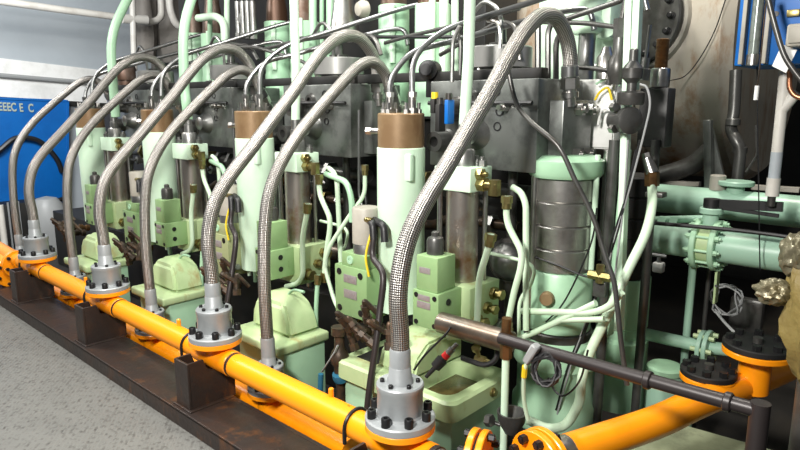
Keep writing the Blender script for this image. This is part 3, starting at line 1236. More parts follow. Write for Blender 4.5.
for (xx, yy, zz) in ((-1.425, 2.79, 1.67), (-1.425, 2.79, 1.46), (-1.425, 2.90, 1.67), (-1.425, 2.90, 1.46)):
    b = B()
    b.hex((xx, yy, zz), (xx + .035, yy, zz), .03)
    b.cyl((xx + .035, yy, zz), (xx + .05, yy, zz), .018, seg=10)
    b.build('end_bolt', 'steel', sb_)
for (xx, zz) in ((-1.72, 1.753), (-1.70, 1.66), (-1.71, 1.59)):
    b = B()
    b.lathe((xx, 2.553, zz), (0, -1, 0), [(.022, 0), (.022, .004), (.016, .004), (.016, -.01), (0, -.01)], 14)
    b.build('port_hole', 'black_bolt', mb_)
b = B()
b.hex((-1.66, 2.553, 1.68), (-1.66, 2.51, 1.68), .02)
b.cyl((-1.66, 2.52, 1.68), (-1.66, 2.48, 1.68), .013, seg=10)
b.build('hose_union', 'steel', r_)
b = B()
b.poly([(-2.115, 2.525, 1.70), (-1.51, 2.525, 1.70)], .011, .02, 8)
b.build('edge_tube', 'rubber', r_)
b = B()
b.span((-2.72, 2.60, hz1 + .002), (-1.51, 2.66, hz1 + .05), .006)
b.build('top_rail', 'dark', r_)
repeat(r_, [0, 1, 2, 3], ['dark grey machined control block with bolted end, %s along the engine' % n for n in NTH[:4]], 'dark control blocks')

# ---- drum on top
dx_ = -1.882
r_ = thing('actuator_drum', '', 'drum', (dx_, 2.817, hz1))
b = B()
b.lathe((dx_, 2.817, hz1), (0, 0, 1), [(.117, 0), (.117, .064), (.162, .068), (.162, .165), (.156, .172), (0, .172)], 36)
b.build('drum', 'drum_grey', r_)
b = B()
b.lathe((dx_, 2.817, hz1 + .162), (0, 0, 1), [(.06, 0), (.06, .03), (.03, .034), (.026, .1), (0, .1)], 18)
b.build('top_cap', 'steel_dark', r_)
for k in range(8):
    a = 2 * PI * k / 8
    q = V((dx_ + .18 * math.cos(a), 2.80 + .17 * math.sin(a), hz1))
    b = B()
    b.hex(q, q + V((0, 0, .03)), .02)
    b.cyl(q, q + V((0, 0, .06)), .011, seg=8)
    b.build('stud', 'steel', r_)
b = B()
b.poly([(dx_ + .06, 2.72, hz1 + .17), (dx_ + .08, 2.70, hz1 + .32), (dx_ - .02, 2.70, hz1 + .40), (dx_ - .15, 2.72, hz1 + .3)], .011, .06, 8)
b.build('sense_tube', 'steel_dull', r_)
repeat(r_, [0, 1, 2, 3], ['round grey actuator drum on top of the %s dark control block' % n for n in NTH[:4]], 'grey actuator drums')

# ---- mint columns behind with rusty tops
for w, (px, pyb, rr3, name) in enumerate(((277, 22, .10, 'left'), (304, 22, .11, 'right'))):
    q = oy(px, pyb, 3.1, 1)
    r_ = thing('exhaust_column', '', 'column', (q.x, 3.1, 1.6))
    b = B()
    b.lathe((q.x, 3.1, 1.62), (0, 0, 1), [(0, 0), (rr3 * 1.05, 0), (rr3 * 1.05, .3), (rr3, .31), (rr3, q.z - 1.62 - .005), (rr3 * .95, q.z - 1.62), (0, q.z - 1.62)], 28)
    b.build('column_body', 'mint', r_)
    b = B()
    b.lathe((q.x, 3.1, q.z), (0, 0, 1), [(rr3 * .85, 0), (rr3 * .78, .10), (rr3 * .55, .25), (rr3 * .5, .6), (0, .6)], 24)
    b.build('rust_neck', 'neck_brown', r_)
    b = B()
    b.cyl((q.x + rr3 * .7, 3.1 - rr3 * .9, 1.95), (q.x + rr3 * .7, 3.1 - rr3 * .9, 2.3), .02, seg=8)
    b.build('side_tube', 'mint_pale', r_)
    repeat(r_, [0, 1, 2], [('mint green column with rusty neck behind the hoses, %s unit, %s one' % (n, name)) for n in NTH[:3]], 'mint columns with rusty necks')

# mid-level green uprights and tubes between
for k, (pts_, rr4, m_, lb) in enumerate((
    ([(313, -10), (313, 75)], .028, 'mint', 'pale green vertical tube between the rusty necked columns, right of second standpipe'),
    ([(322, -10), (322, 60)], .016, 'mint', 'thin green vertical tube right of the second standpipe'),
    ([(227, 75), (227, -10)], .022, 'mint_pale', 'green vertical tube beside the far columns'),
    ([(210, 60), (210, -10)], .02, 'mint', 'thin green vertical tube left of the far columns'),
    ([(444, -10), (444, 80)], .026, 'mint_pale', 'pale green vertical tube just left of the nearest standpipe'),
    ([(455, 0), (455, 80)], .02, 'mint_pale', 'thin pale green tube hidden beside the nearest standpipe'),
    ([(330, -10), (330, 70)], .026, 'mint', 'green vertical tube left of the steel cone'),
)):
    b = B()
    b.tube([oy(x, y, 2.95) for x, y in pts_], rr4, 12, smooth=False)
    tag(b.build('green_tube', m_), lb, 'pipe')
b = B()
b.poly([oy(198, 18, 2.9), oy(216, 16, 2.9), oy(224, 22, 2.9), oy(226, 60, 2.9)], .03, .12, 12)
tag(b.build('green_tube', 'mint_pale'), 'green tube turning down from horizontal near the far columns', 'pipe')
b = B()
q = oy(344, 22, 2.95)
b.lathe((q.x, 2.95, q.z - .12), (0, 0, 1), [(.11, 0), (.075, .2), (.06, .3), (.06, .6), (0, .6)], 22)
tag(b.build('steel_cone', 'steel'), 'bright steel cone above the second control block', 'cone')
b = B()
b.lathe(oy(366, 9, 2.9), (-.2, -1, -.1), [(0, 0), (.05, 0), (.055, .03), (.04, .06), (.02, .065), (0, .065)], 18)
tag(b.build('pressure_gauge', 'canister'), 'round beige gauge at top centre beside the mint column', 'gauge')
# dark horizontal tubes crossing in the background
for k, (pts_, rr5, m_, lb, yy) in enumerate((
    ([(300, 38), (345, 37), (420, 37), (470, 37)], .011, 'rubber', 'thin dark tube crossing level behind the twin steel tubes', 2.85),
    ([(385, 43), (405, 37), (470, 22), (520, 8)], .012, 'steel_dark', 'thin dark tube rising right past the nearest standpipe', 2.85),
    ([(215, 48), (255, 47), (300, 60), (325, 75)], .012, 'steel_dark', 'dark sagging tube behind the second standpipe', 2.75),
    ([(262, 50), (300, 40), (345, 34), (375, 36), (381, 55)], .014, 'steel_dark', 'dark tube arched behind the second front hose', 2.8),
    ([(190, 52), (220, 43), (250, 46), (258, 60)], .014, 'steel_dark', 'dark arched tube behind the third front hose', 2.8),
    ([(440, 55), (500, 21), (515, 25), (520, 60)], .012, 'steel_dark', 'dark arched tube over the nearest drum', 2.75),
    ([(487, 20), (498, 22), (501, 35), (500, 48)], .010, 'steel', 'thin bright tube bent down onto the nearest drum', 2.62),
    ([(548, 82), (548, 30), (555, 18), (566, 22)], .014, 'steel_dark', 'dark upright tube under the nearest hose arch', 2.75),
    ([(538, 82), (538, 20)], .016, 'steel_dark', 'dark upright rod under the nearest hose arch', 2.85),
    ([(556, 85), (556, 40), (566, 26)], .014, 'steel_dark', 'dark bent tube right under the nearest hose arch', 2.75),
    ([(452, 82), (453, 40), (460, 26)], .010, 'steel_dull', 'thin tube left of the nearest standpipe', 2.45),
    ([(460, 75), (461, 40), (455, 28)], .008, 'steel_dark', 'thin dark tube bending beside the nearest standpipe', 2.5),
)):
    b = B()
    b.poly([oy(x, y, yy) for x, y in pts_], rr5, .07, 8)
    tag(b.build('thin_tube', m_), lb, 'pipe')

# small valves & connectors in background
for (px, py, yy, m_, lb) in ((430, 70, 2.6, 'rubber', 'black round actuator left of the nearest standpipe'),
                             (246, 20, 2.9, 'steel_dull', 'grey ribbed actuator at top left of the second standpipe')):
    q = oy(px, py, yy)
    r_ = thing('small_actuator', lb, 'actuator', q)
    b = B()
    b.lathe(q, (.4, -1, 0), [(0, -.05), (.05, -.05), (.05, .04), (.03, .05), (.03, .07), (0, .07)], 18)
    b.build('head', m_, r_)
    b = B()
    b.span(q + V((-.03, 0, -.14)), q + V((.03, .06, -.03)), .005)
    b.build('body', m_, r_)
for k in range(4):
    q = oy(238 + k * 5, 18, 2.85)
    b = B()
    b.cyl(q + V((0, 0, -.13)), q + V((0, 0, .12)), .02, seg=10)
    b.hex(q + V((0, 0, -.15)), q + V((0, 0, -.11)), .028)
    tag(b.build('coil_tube', 'steel_dull'), 'grey upright coil tube in a row of four, top left of second standpipe', 'tube', 'row of grey coil tubes')
for (px, py, ww, hh, m_, lb) in ((432, 106, 6, 16, 'yellow', 'yellow capped black switch right of the nearest rusty cap'),
                                 (446, 112, 5, 26, 'blue', 'blue connector between the rusty cap and the nearest hose'),
                                 (437, 118, 6, 30, 'dark', 'black switch box beside the nearest rusty cap')):
    q = oy(px, py, 2.3)
    r_ = thing('switch_box', lb, 'switch', q)
    s_ = .0042
    b = B()
    b.span(q + V((-ww * s_ / 2, 0, -hh * s_ / 2)), q + V((ww * s_ / 2, .05, hh * s_ / 2)), .004)
    b.build('case', 'dark' if m_ == 'yellow' else m_, r_)
    b = B()
    b.cyl(q + V((0, .02, hh * s_ / 2)), q + V((0, .02, hh * s_ / 2 + .03)), .016, seg=12)
    b.build('cap', 'yellow' if m_ == 'yellow' else 'steel_dark', r_)

# ---- per unit thin green pipes
def pipe_u(name, pix, y, r, m, u, us, labels, group, ends=None, bend=.05, ax='y'):
    pts = [oy(p[0], p[1], (p[2] if len(p) > 2 else y) * 1.06, u) for p in pix]
    rt_ = thing(name, '', 'pipe', pts[-1])
    bb = B()
    bb.poly(pts, r, bend, 10)
    bb.build('tube', m, rt_)
    for e in (ends or []):
        i = 0 if e == 0 else len(pts) - 1
        dd = (pts[1] - pts[0]).normalized() if e == 0 else (pts[-2] - pts[-1]).normalized()
        bb = B()
        bb.hex(pts[i], pts[i] + dd * .03, r * 1.75)
        bb.cyl(pts[i] + dd * .03, pts[i] + dd * .055, r * 1.45, seg=10)
        bb.build('union_nut', 'brass', rt_)
    repeat(rt_, us, labels, group)
    return rt_


pipe_u('drain_pipe', [(507, 196), (506, 222), (522, 252), (521, 268), (514, 292), (508, 322), (507, 334)], 2.15, .0145, 'hose_green', 0, [0, 1, 2],
       ['pale green bent pipe dropping from the %s head block fitting' % n for n in NTH[:3]], 'bent green drain pipes', [0, 1])
pipe_u('drain_pipe', [(512, 187, 2.25), (521, 192, 2.25), (526, 204, 2.25), (526, 330, 2.25)], 2.25, .0145, 'hose_green', 0, [0, 1, 2],
       ['pale green hooked pipe looping over and down beside the %s plunger pump' % n for n in NTH[:3]], 'hooked green pipes', [])
pipe_u('drain_pipe', [(491, 234), (489, 246), (479, 278), (477, 325), (468, 335), (448, 337)], 2.1, .0155, 'hose_green', 0, [0, 1, 2],
       ['pale green pipe running down in front of the %s lower block' % n for n in NTH[:3]], 'front green pipes', [0])
pipe_u('drain_pipe', [(490, 253), (528, 262), (535, 270), (531, 285), (519, 300), (519, 345)], 2.3, .009, 'hose_green', 0, [0, 1],
       ['slim pale green pipe bending right of the %s plunger pump' % n for n in NTH[:2]], 'slim green pipes', [])
pipe_u('riser_pipe', [(352, 222, 2.2), (352, 200, 2.2), (347, 182, 2.2), (326, 174, 2.25)], 2.2, .017, 'mint', 1, [1, 2],
       ['green pipe arching behind the %s plunger pump' % n for n in NTH[1:3]], 'arched green pipes', [])
pipe_u('riser_pipe', [(365, 165, 2.25), (365, 195, 2.25), (352, 212, 2.2), (330, 245, 2.15), (324, 265, 2.15), (334, 300, 2.15), (340, 312, 2.12)], 2.2, .012, 'hose_green', 1, [1],
       ['cream green pipe from a brass fitting left of the nearest column, kinked'], 'kinked cream pipe', [0])
pipe_u('riser_pipe', [(359, 110, 2.3), (359, 195, 2.3), (362, 205, 2.3)], 2.3, .008, 'steel_pipe', 1, [1, 2],
       ['thin grey vertical tube left of the nearest green column', 'thin grey vertical tube left of the second green column'], 'thin grey tubes', [])
pipe_u('riser_pipe', [(318, 275, 2.1), (316, 310, 2.08), (317, 395, 2.05)], 2.1, .013, 'mint', 1, [1, 2],
       ['straight green drain pipe left of the nearest valve block', 'straight green drain pipe behind the second front hub'], 'straight green drains', [0])
pipe_u('riser_pipe', [(304, 292, 2.0), (292, 289, 2.0), (285, 300, 2.0), (272, 345, 1.98)], 2.0, .008, 'mint', 1, [1, 2],
       ['thin green pipe curling under the second lower block', 'thin green pipe curling under the third lower block'], 'curled thin pipes', [])

# drain pipe in front of the nearest base, with bronze coupling
Xd = oy(505, 400, 1.97).x
r_ = thing('tray_drain', 'straight mint pipe with bronze coupling before the nearest drip tray', 'pipe', V((Xd, 1.97, -.2)))
b = B()
b.cyl(oy(503, 460, 2.03), oy(506, 352, 2.03), .015, seg=14)
b.build('tube', 'mint_pale', r_)
b = B()
b.hex(oy(506, 358, 2.03), oy(506, 332, 2.03), .024)
b.cyl(oy(506, 334, 2.03), oy(507, 318, 2.03), .02, seg=12)
b.build('coupling', 'bronze', r_)

# ball valve below the nearest big valve
q = oy(340, 352, 1.99)
r_ = thing('ball_valve', 'grimy ball valve with grey lever and blue handle under the square valve', 'valve', q)
b = B()
b.lathe(oy(340, 372, 1.99), (0, 0, 1), [(0, 0), (.03, 0), (.03, .03), (.045, .05), (.05, .08), (.04, .11), (.026, .13), (.026, .2), (.04, .2), (.04, .24), (0, .24)], 16)
b.build('valve_body', 'grime', r_)
b = B()
b.bar(oy(322, 372, 1.95), oy(335, 352, 1.95), .014, .006)
b.bar(oy(335, 352, 1.95), oy(338, 345, 1.96), .014, .006)
b.build('lever', 'cable_grey', r_)
b = B()
b.tube([oy(320, 400, 1.95), oy(321, 374, 1.95)], .014, 10, smooth=False)
b.build('handle_grip', 'blue_tape', r_)
b = B()
b.lathe(oy(341, 376, 1.985), (0, -.3, 1), [(0, -.02), (.04, -.02), (.044, 0), (.04, .02), (0, .02)], 16)
b.build('lower_ring', 'blue_tape', r_)
b = B()
b.cyl(oy(341, 376, 2.0), oy(341, 410, 2.0), .026, seg=14)
b.build('outlet', 'grime', r_)

# clutter fittings under the valves
clut = [(350, 330, 1.99), (362, 338, 2.0), (375, 345, 1.99), (385, 330, 2.05), (390, 350, 1.97), (355, 350, 2.03), (368, 322, 2.04)]
for i, (px, py, yy) in enumerate(clut):
    q = oy(px, py, yy)
    b = B()
    d = V((random.uniform(-.5, .5), random.uniform(-.6, .2), random.uniform(.3, 1))).normalized()
    b.hex(q, q + d * .035, .026)
    b.cyl(q + d * .035, q + d * .07, .018, seg=10)
    b.hex(q + d * .07, q + d * .095, .024)
    e = q + d * .095
    b.poly([e, e + d * .03, e + V((.05, .05, -.05))], .013, .03, 8)
    o = tag(b.build('pipe_fitting', 'grime'), '', 'fitting')
    lb = 'grimy brown pipe fitting in the cluster under the green valve, %s unit'
    repeat(o, [0, 1, 2, 3], [lb % n for n in NTH[:4]], 'grimy fittings under the valves')

# dim service pipes filling the gaps behind the pumps, one set per unit
def gap(name, cat, pts, r, m, labels, group, us, nuts=0, bend=.06):
    rt_ = thing(name, '', cat, pts[0])
    bb = B()
    bb.poly(pts, r, bend, 10)
    bb.build('tube', m, rt_)
    for k in range(nuts):
        t = (k + .6) / nuts
        i_ = 0 if t < .5 or len(pts) == 2 else len(pts) - 2
        a_, c_ = V(pts[i_]), V(pts[i_ + 1])
        q_ = a_.lerp(c_, .25 + .5 * (t % .5) * 2)
        d_ = (c_ - a_).normalized()
        bb = B()
        bb.hex(q_ - d_ * .018, q_ + d_ * .018, r * 1.7)
        bb.build('nut', 'brass' if k % 2 else 'steel_dull', rt_)
    repeat(rt_, us, [labels % n for n in NTH[:len(us)]], group)


U4 = [0, 1, 2, 3]
gap('service_pipe', 'pipe', [(-2.75, 2.95, 1.22), (-1.75, 2.95, 1.22)], .045, 'steel_dark', 'dark level service pipe in the gap behind the %s pump, upper one', 'upper dark service pipes', U4, 3)
gap('service_pipe', 'pipe', [(-2.75, 2.85, .98), (-2.35, 2.85, .98), (-2.2, 2.85, 1.05), (-1.75, 2.85, 1.05)], .03, 'grime', 'brownish cranked service pipe in the gap behind the %s pump', 'cranked service pipes', U4, 3)
gap('service_pipe', 'pipe', [(-2.75, 2.75, .72), (-1.8, 2.75, .72)], .055, 'steel_brown', 'thick oily level pipe low behind the %s pump', 'low oily pipes', U4, 2)
gap('drop_tube', 'pipe', [(-2.33, 2.62, 1.38), (-2.33, 2.62, .95), (-2.28, 2.62, .85), (-2.28, 2.62, .5)], .014, 'steel_dull', 'slim grey tube dropping behind the left of the %s column', 'slim drop tubes', U4, 2)
gap('drop_tube', 'pipe', [(-1.99, 2.58, 1.38), (-1.99, 2.58, 1.0), (-1.95, 2.58, .9), (-1.95, 2.58, .5)], .02, 'steel', 'bright tube dropping between the %s column and its pump', 'bright drop tubes', U4, 2)
gap('drop_tube', 'pipe', [(-1.72, 2.72, 1.38), (-1.72, 2.72, .5)], .025, 'steel_dark', 'dark upright tube behind the %s pump', 'dark drop tubes', U4, 2)
gap('drop_tube', 'pipe', [(-2.5, 2.7, 1.38), (-2.5, 2.7, .5)], .035, 'steel_rust', 'rust tinged upright rod left of the %s column', 'rust tinged rods', U4, 2)
gap('feed_pipe', 'pipe', [(-2.45, 2.5, .45), (-2.45, 2.5, .75), (-2.30, 2.5, .86), (-2.30, 2.4, .86)], .018, 'mint', 'green feed pipe bending up left of the %s column', 'green feed pipes', U4, 2)
gap('feed_pipe', 'pipe', [(-2.62, 2.56, .45), (-2.62, 2.56, 1.0), (-2.52, 2.56, 1.1), (-2.4, 2.56, 1.1)], .014, 'hose_green', 'thin pale feed pipe far left of the %s column', 'thin pale feed pipes', U4, 1)
gap('signal_cable', 'cable', [(-2.6, 2.5, 1.35), (-2.52, 2.48, 1.1), (-2.56, 2.46, .9), (-2.44, 2.46, .62)], .009, 'rubber', 'black signal cable hanging left of the %s column', 'black signal cables', U4, 0, .12)
for k, (dx, yy, zz, m_) in enumerate(((-2.58, 2.80, 1.30, 'steel_dull'), (-2.40, 2.78, 1.14, 'bronze'), (-2.15, 2.70, .86, 'brass'), (-1.86, 2.66, 1.18, 'steel_dull'), (-2.2, 2.2, .54, 'grime'), (-2.36, 2.3, .55, 'bronze'))):
    r_ = thing('shutoff_cock', '', 'valve', (dx, yy, zz))
    b = B()
    b.lathe((dx, yy, zz), (0, -1, .2), [(0, 0), (.03, 0), (.03, .03), (.02, .035), (.02, .06), (.032, .06), (.032, .09), (.012, .095), (.012, .12), (0, .12)], 12)
    b.build('body', m_, r_)
    b = B()
    b.bar(V((dx - .05, yy - .115, zz + .024)), V((dx + .05, yy - .115, zz + .024)), .014, .012)
    b.build('handle', 'steel_dark' if k % 2 else 'valve_khaki', r_)
    repeat(r_, U4, ['small shutoff cock %s, %s unit' % (('high left in the gap', 'bronze, under the control block', 'brass, in the gap behind the column', 'beside the pump head', 'brown, under the square valve', 'bronze, left under the square valve')[k], n) for n in NTH[:4]], 'shutoff cocks, spot %s' % 'abcdef'[k])

# oily horizontal sleeve + rail
r_ = thing('guard_rail', 'dark brown horizontal rail crossing right of centre with a post at its end', 'rail', oy(757, 460, 2.0))
ra, rb_ = oy(530, 347, 2.0), oy(760, 411, 2.0)
b = B()
b.tube([oy(500, 338, 2.0), ra, rb_], .023, 16, smooth=False)
b.build('rail', 'rubber_brown', r_)
b = B()
b.tube([V((rb_.x, 2.0, -.2)), V((rb_.x, 2.0, rb_.z + .026))], .028, 14, smooth=False)
b.build('post', 'rubber_brown', r_)
for px, py in ((648, 380), (728, 402)):
    q = oy(px, py, 2.0)
    b = B()
    b.cyl(q - V((.012, 0, 0)), q + V((.012, 0, 0)), .031, seg=16, bev=.004)
    b.build('joint_ring', 'rubber_brown', r_)
b = B()
b.cyl(oy(440, 322, 2.08), oy(512, 343, 2.08), .047, seg=20, bev=.006)
tag(b.build('shaft_tube', 'steel_brown'), 'oily steel tube lying level at the left end of the rail', 'tube')

# black/red plug over the nearest tray, with cable
q0, q1 = oy(426, 377, 1.98), oy(455, 346, 2.05)
d = (q1 - q0).normalized()
r_ = thing('sensor_plug', 'black sensor plug with red ring slanting over the nearest drip tray', 'sensor', q0)
b = B()
b.lathe(q0, d, [(0, 0), (.009, 0), (.011, .06), (.024, .065), (.026, .11), (.018, .115), (.018, .125), (0, .125)], 14)
b.build('plug_body', 'rubber', r_)
b = B()
b.lathe(q0, d, [(.0175, .125), (.0175, .15), (0, .15)], 14)
b.build('red_ring', 'red', r_)
b = B()
b.lathe(q0, d, [(.016, .15), (.016, .18), (.010, .182), (.010, .21), (0, .21)], 14)
b.build('metal_tip', 'steel_dull', r_)
b = B()
b.tube([oy(414, 370, 1.98), oy(425, 355, 1.98), oy(445, 335, 2.0), oy(452, 325, 2.05)], .005, 6)
tag(b.build('sensor_cable', 'rubber'), 'thin black cable curving over the nearest drip tray', 'cable')
b = B()
b.poly([oy(462, 358, 2.1), oy(485, 366, 2.1), oy(497, 360, 2.12), oy(498, 340, 2.15)], .012, .05, 8)
tag(b.build('looped_hose', 'rubber'), 'short black hose looped at the back of the nearest drip tray', 'hose')
q = oy(476, 358, 2.12)
r_ = thing('brass_cock', 'brass drain cock at the back of the nearest drip tray', 'fitting', q)
b = B()
b.hex(q, q + V((.05, 0, 0)), .018)
b.cyl(q + V((.05, 0, 0)), q + V((.075, 0, 0)), .012, seg=10)
b.build('body', 'brass', r_)
b = B()
b.lathe(q + V((.02, -.01, .02)), (0, -.5, 1), [(0, 0), (.01, 0), (.01, .03), (.02, .035), (.02, .05), (0, .05)], 12)
b.build('stem', 'brass', r_)

# grey connector and yellow banded cable right of the tray
r_ = thing('cable_connector', 'grey cable connector hanging under the rail beside the black coil', 'connector', oy(532, 352, 2.02))
b = B()
b.bar(oy(527, 362, 1.96), oy(537, 345, 1.96), .042, .03, .006)
b.build('shell', 'cable_grey', r_)
b = B()
b.tube([oy(527, 362, 1.96), oy(524, 375, 1.97), oy(524, 400, 2.0), oy(528, 420, 2.02)], .008, 8)
b.build('lead', 'hose_green', r_)
b = B()
b.tube([oy(525, 366, 1.965), oy(524, 377, 1.97)], .011, 8, smooth=False)
b.build('yellow_band', 'yellow', r_)
r_ = thing('domed_cover', 'shiny domed steel cover in the dark gap left of the steel rings', 'cover', oy(503, 262, 2.62))
b = B()
q = oy(503, 262, 2.62)
b.lathe(q + V((0, .06, 0)), (.3, -1, 0), [(.095, 0), (.095, .04), (.085, .055), (.065, .075), (.035, .09), (0, .095)], 28)
b.build('dome', 'steel_dull', r_)
b = B()
b.lathe(q + V((0, .06, 0)), (.3, -1, 0), [(.085, -.02), (.115, -.02), (.115, .012), (.09, .015)], 28)
b.build('rim', 'steel_dark', r_)
# coil of black cable
cq = oy(546, 369, 1.965)
x_, y_, d_ = frame(EYE - cq)
b = B()
pts = []
for k in range(90):
    a = 2 * PI * k / 18
    rr6 = .043 + .009 * math.sin(k * .9) + .003 * (k % 18 > 9)
    pts.append(cq + x_ * rr6 * math.cos(a) + y_ * rr6 * 1.15 * math.sin(a) + d_ * (.012 * math.sin(k * .37)))
b.tube(pts, .0055, 6, smooth=False)
tag(b.build('cable_coil', 'rubber'), 'coil of thin black cable hung under the rail', 'cable')
# bracket by base
q = oy(488, 420, 1.95)
r_ = thing('pipe_bracket', 'dark bolted bracket bowl right of the nearest pump base', 'bracket', q)
b = B()
b.lathe(oy(511, 432, 2.05), (0, 0, 1), [(0, 0), (.03, 0), (.055, .05), (.06, .09), (.052, .09), (.03, .03), (0, .02)], 18)
b.build('bowl', 'steel_dark', r_)
b = B()
b.hex(oy(487, 420, 2.0), oy(492, 421, 2.0), .026)
b.bar(oy(490, 421, 2.02), oy(510, 428, 2.05), .02, .012)
b.build('arm', 'steel_dark', r_)

# ================================================================== RIGHT END OF ENGINE
RY = 2.72
rx = oy(563, 220, RY).x
zt_, zb_ = oy(563, 176, RY).z, oy(563, 268, RY).z
r_ = thing('liner_stack', 'stack of dark steel rings on a mint green cylinder, right of the hooked pipes', 'cylinder', (rx, RY, -.2))
n = 4
for k in range(n):
    z0 = zb_ + (zt_ - zb_) * k / n
    z1 = zb_ + (zt_ - zb_) * (k + 1) / n
    b = B()
    b.lathe((rx, RY, z0), (0, 0, 1), [(0, 0), (.136, 0), (.143, .006), (.143, z1 - z0 - .008), (.136, z1 - z0 - .001), (0, z1 - z0 - .001)], 36)
    b.build('ring', 'ring_steel', r_)
b = B()
b.lathe((rx, RY, .62), (0, 0, 1), [(0, 0), (.155, 0), (.155, zb_ - .63), (.148, zb_ - .62), (0, zb_ - .62)], 36)
b.build('green_cylinder', 'mint', r_)
b = B()
b.lathe((rx, RY, zt_), (0, 0, 1), [(0, 0), (.16, 0), (.175, .02), (.175, .08), (.13, .10), (0, .1)], 32)
b.build('green_cap', 'mint', r_)
b = B()
b.lathe(V((rx + .02, RY - .15, .80)), (.35, -1, 0), [(0, 0), (.034, 0), (.034, .03), (.028, .04), (0, .04)], 16)
b.build('rust_plug', 'rust_cap', r_)
b = B()
b.lathe((rx, RY, .12), (0, 0, 1), [(0, 0), (.20, 0), (.21, .02), (.21, .12), (.19, .15), (.19, .30), (.21, .33), (.2, .42), (.15, .47), (0, .47)], 36)
b.build('foot_casting', 'mint', r_)
b = B()
b.lathe((rx, RY, .56), (0, 0, 1), [(.16, 0), (.165, .005), (.165, .05), (.16, .055), (.15, .055)], 36)
b.build('dark_band', 'steel_dark', r_)

# second cylinder behind, to the right
r2 = oy(625, 260, 3.25)
r_ = thing('liner_stack', 'mint green cylinder with dark ribbed sleeve behind the long wire bundle', 'cylinder', (r2.x, 3.25, -.2))
z2t, z2b = oy(640, 175, 3.25).z, oy(625, 275, 3.25).z
for k in range(5):
    z0 = z2b + (z2t - z2b) * k / 5
    z1 = z2b + (z2t - z2b) * (k + 1) / 5
    b = B()
    b.lathe((r2.x, 3.25, z0), (0, 0, 1), [(0, 0), (.125, 0), (.132, .008), (.132, z1 - z0 - .01), (.125, z1 - z0 - .001), (0, z1 - z0 - .001)], 28)
    b.build('ring', 'dark', r_)
b = B()
zb3 = oy(625, 325, 3.25).z
b.lathe((r2.x, 3.25, zb3), (0, 0, 1), [(0, 0), (.13, 0), (.14, .01), (.14, z2b - zb3), (0, z2b - zb3)], 32)
b.build('green_cylinder', 'mint', r_)
b = B()
b.lathe((r2.x, 3.25, .05), (0, 0, 1), [(0, 0), (.15, 0), (.15, zb3 - .12), (.13, zb3 - .1), (.13, zb3 - .05), (0, zb3 - .05)], 32)
b.build('lower_cylinder', 'mint', r_)

# steel tie rods at the right end
for (pa_, pb_, yy, rr7, m_, lb) in (((534, 165), (531, 330), 2.60, .018, 'steel', 'bright vertical tie rod left of the steel ring stack'),
                                    ((613, 140), (596, 450), 2.75, .024, 'steel_dark', 'dark vertical tie rod right of the steel ring stack'),
                                    ((656, 140), (635, 415), 3.0, .022, 'steel_dark', 'dark vertical tie rod rightmost, under the black box'),
                                    ((599, 155), (590, 270), 2.72, .013, 'mint_pale', 'pale green vertical tube beside the steel ring stack'),
                                    ((606, 150), (603, 260), 2.85, .02, 'steel', 'bright rod behind the steel ring stack')):
    b = B()
    p_, q_ = oy(*pa_, yy), oy(*pb_, yy)
    b.cyl(V(((p_.x + q_.x) / 2, yy, max(q_.z, -.2))), V(((p_.x + q_.x) / 2, yy, p_.z)), rr7, seg=14)
    tag(b.build('tie_rod', m_), lb, 'rod')

# green upper casting at the right
r_ = thing('frame_casting', 'large pale green engine frame casting behind the nearest hose arch', 'engine frame', oy(590, 90, 3.3))
p_, q_ = oy(538, 0, 3.35), oy(622, 0, 3.35)
b = B()
b.span((p_.x, 3.35, 1.63), (q_.x, 3.46, 3.2), .02)
b.build('frame_wall', 'mint_pale', r_)
q = oy(588, 20, 3.22)
b = B()
zz = oy(588, 34, 3.22).z
b.lathe((q.x, 3.22, zz), (0, 0, 1), [(0, 0), (.075, 0), (.09, .02), (.09, .05), (.075, .07), (.075, .12), (.10, .16), (.10, 1), (0, 1)], 28)
b.build('sleeve', 'mint_pale', r_)
b = B()
b.cyl((q.x, 3.22, 1.45), (q.x, 3.22, zz), .045, seg=20)
b.build('ram', 'steel_dull', r_)
b = B()
q2 = oy(612, 20, 3.3)
b.span((q2.x - .05, 3.22, q2.z - .1), (q2.x + .03, 3.36, 3.2), .02)
b.lathe(oy(609, 31, 3.24), (.2, -1, 0), [(.03, 0), (.03, .015), (.015, .02), (0, .02)], 14)
b.build('lug', 'mint_pale', r_)

# black frame tubes at upper right
for pts_, rr8, lb in (([(566, 19), (620, 1), (630, -6)], .013, 'dark tube sloping up right behind the nearest hose arch'),
                      ([(540, 22), (585, 23), (616, 27)], .012, 'dark level tube behind the nearest hose arch'),
                      ([(627, -5), (622, 20), (615, 62), (608, 85)], .014, 'dark bent tube left of the white channel'),
                      ([(570, 67), (600, 69), (632, 74)], .011, 'dark level tube above the white sheet box')):
    b = B()
    b.poly([oy(x, y, 2.9) for x, y in pts_], rr8, .05, 10)
    tag(b.build('dark_tube', 'steel_dark'), lb, 'pipe')
q = oy(606, 62, 2.95)
r_ = thing('steel_valve', 'small bright steel valve beside the white channel', 'valve', q)
b = B()
b.lathe(q + V((0, 0, -.08)), (0, 0, 1), [(0, 0), (.045, 0), (.045, .1), (.03, .12), (.02, .15), (0, .15)], 16)
b.build('body', 'steel', r_)
b = B()
b.cyl(q + V((-.05, 0, -.02)), q + V((.09, 0, -.02)), .02, seg=10)
b.build('ports', 'steel_dull', r_)
q = oy(618, 66, 2.75)
r_ = thing('dark_valve', 'dark knuckle valve on the bent tube left of the white channel', 'valve', q)
b = B()
b.hex(q + V((0, 0, .12)), q + V((0, 0, .2)), .03)
b.lathe(q + V((0, 0, -.08)), (0, 0, 1), [(0, 0), (.03, 0), (.045, .05), (.045, .1), (.028, .13), (.028, .2), (0, .2)], 14)
b.build('body', 'steel_dark', r_)

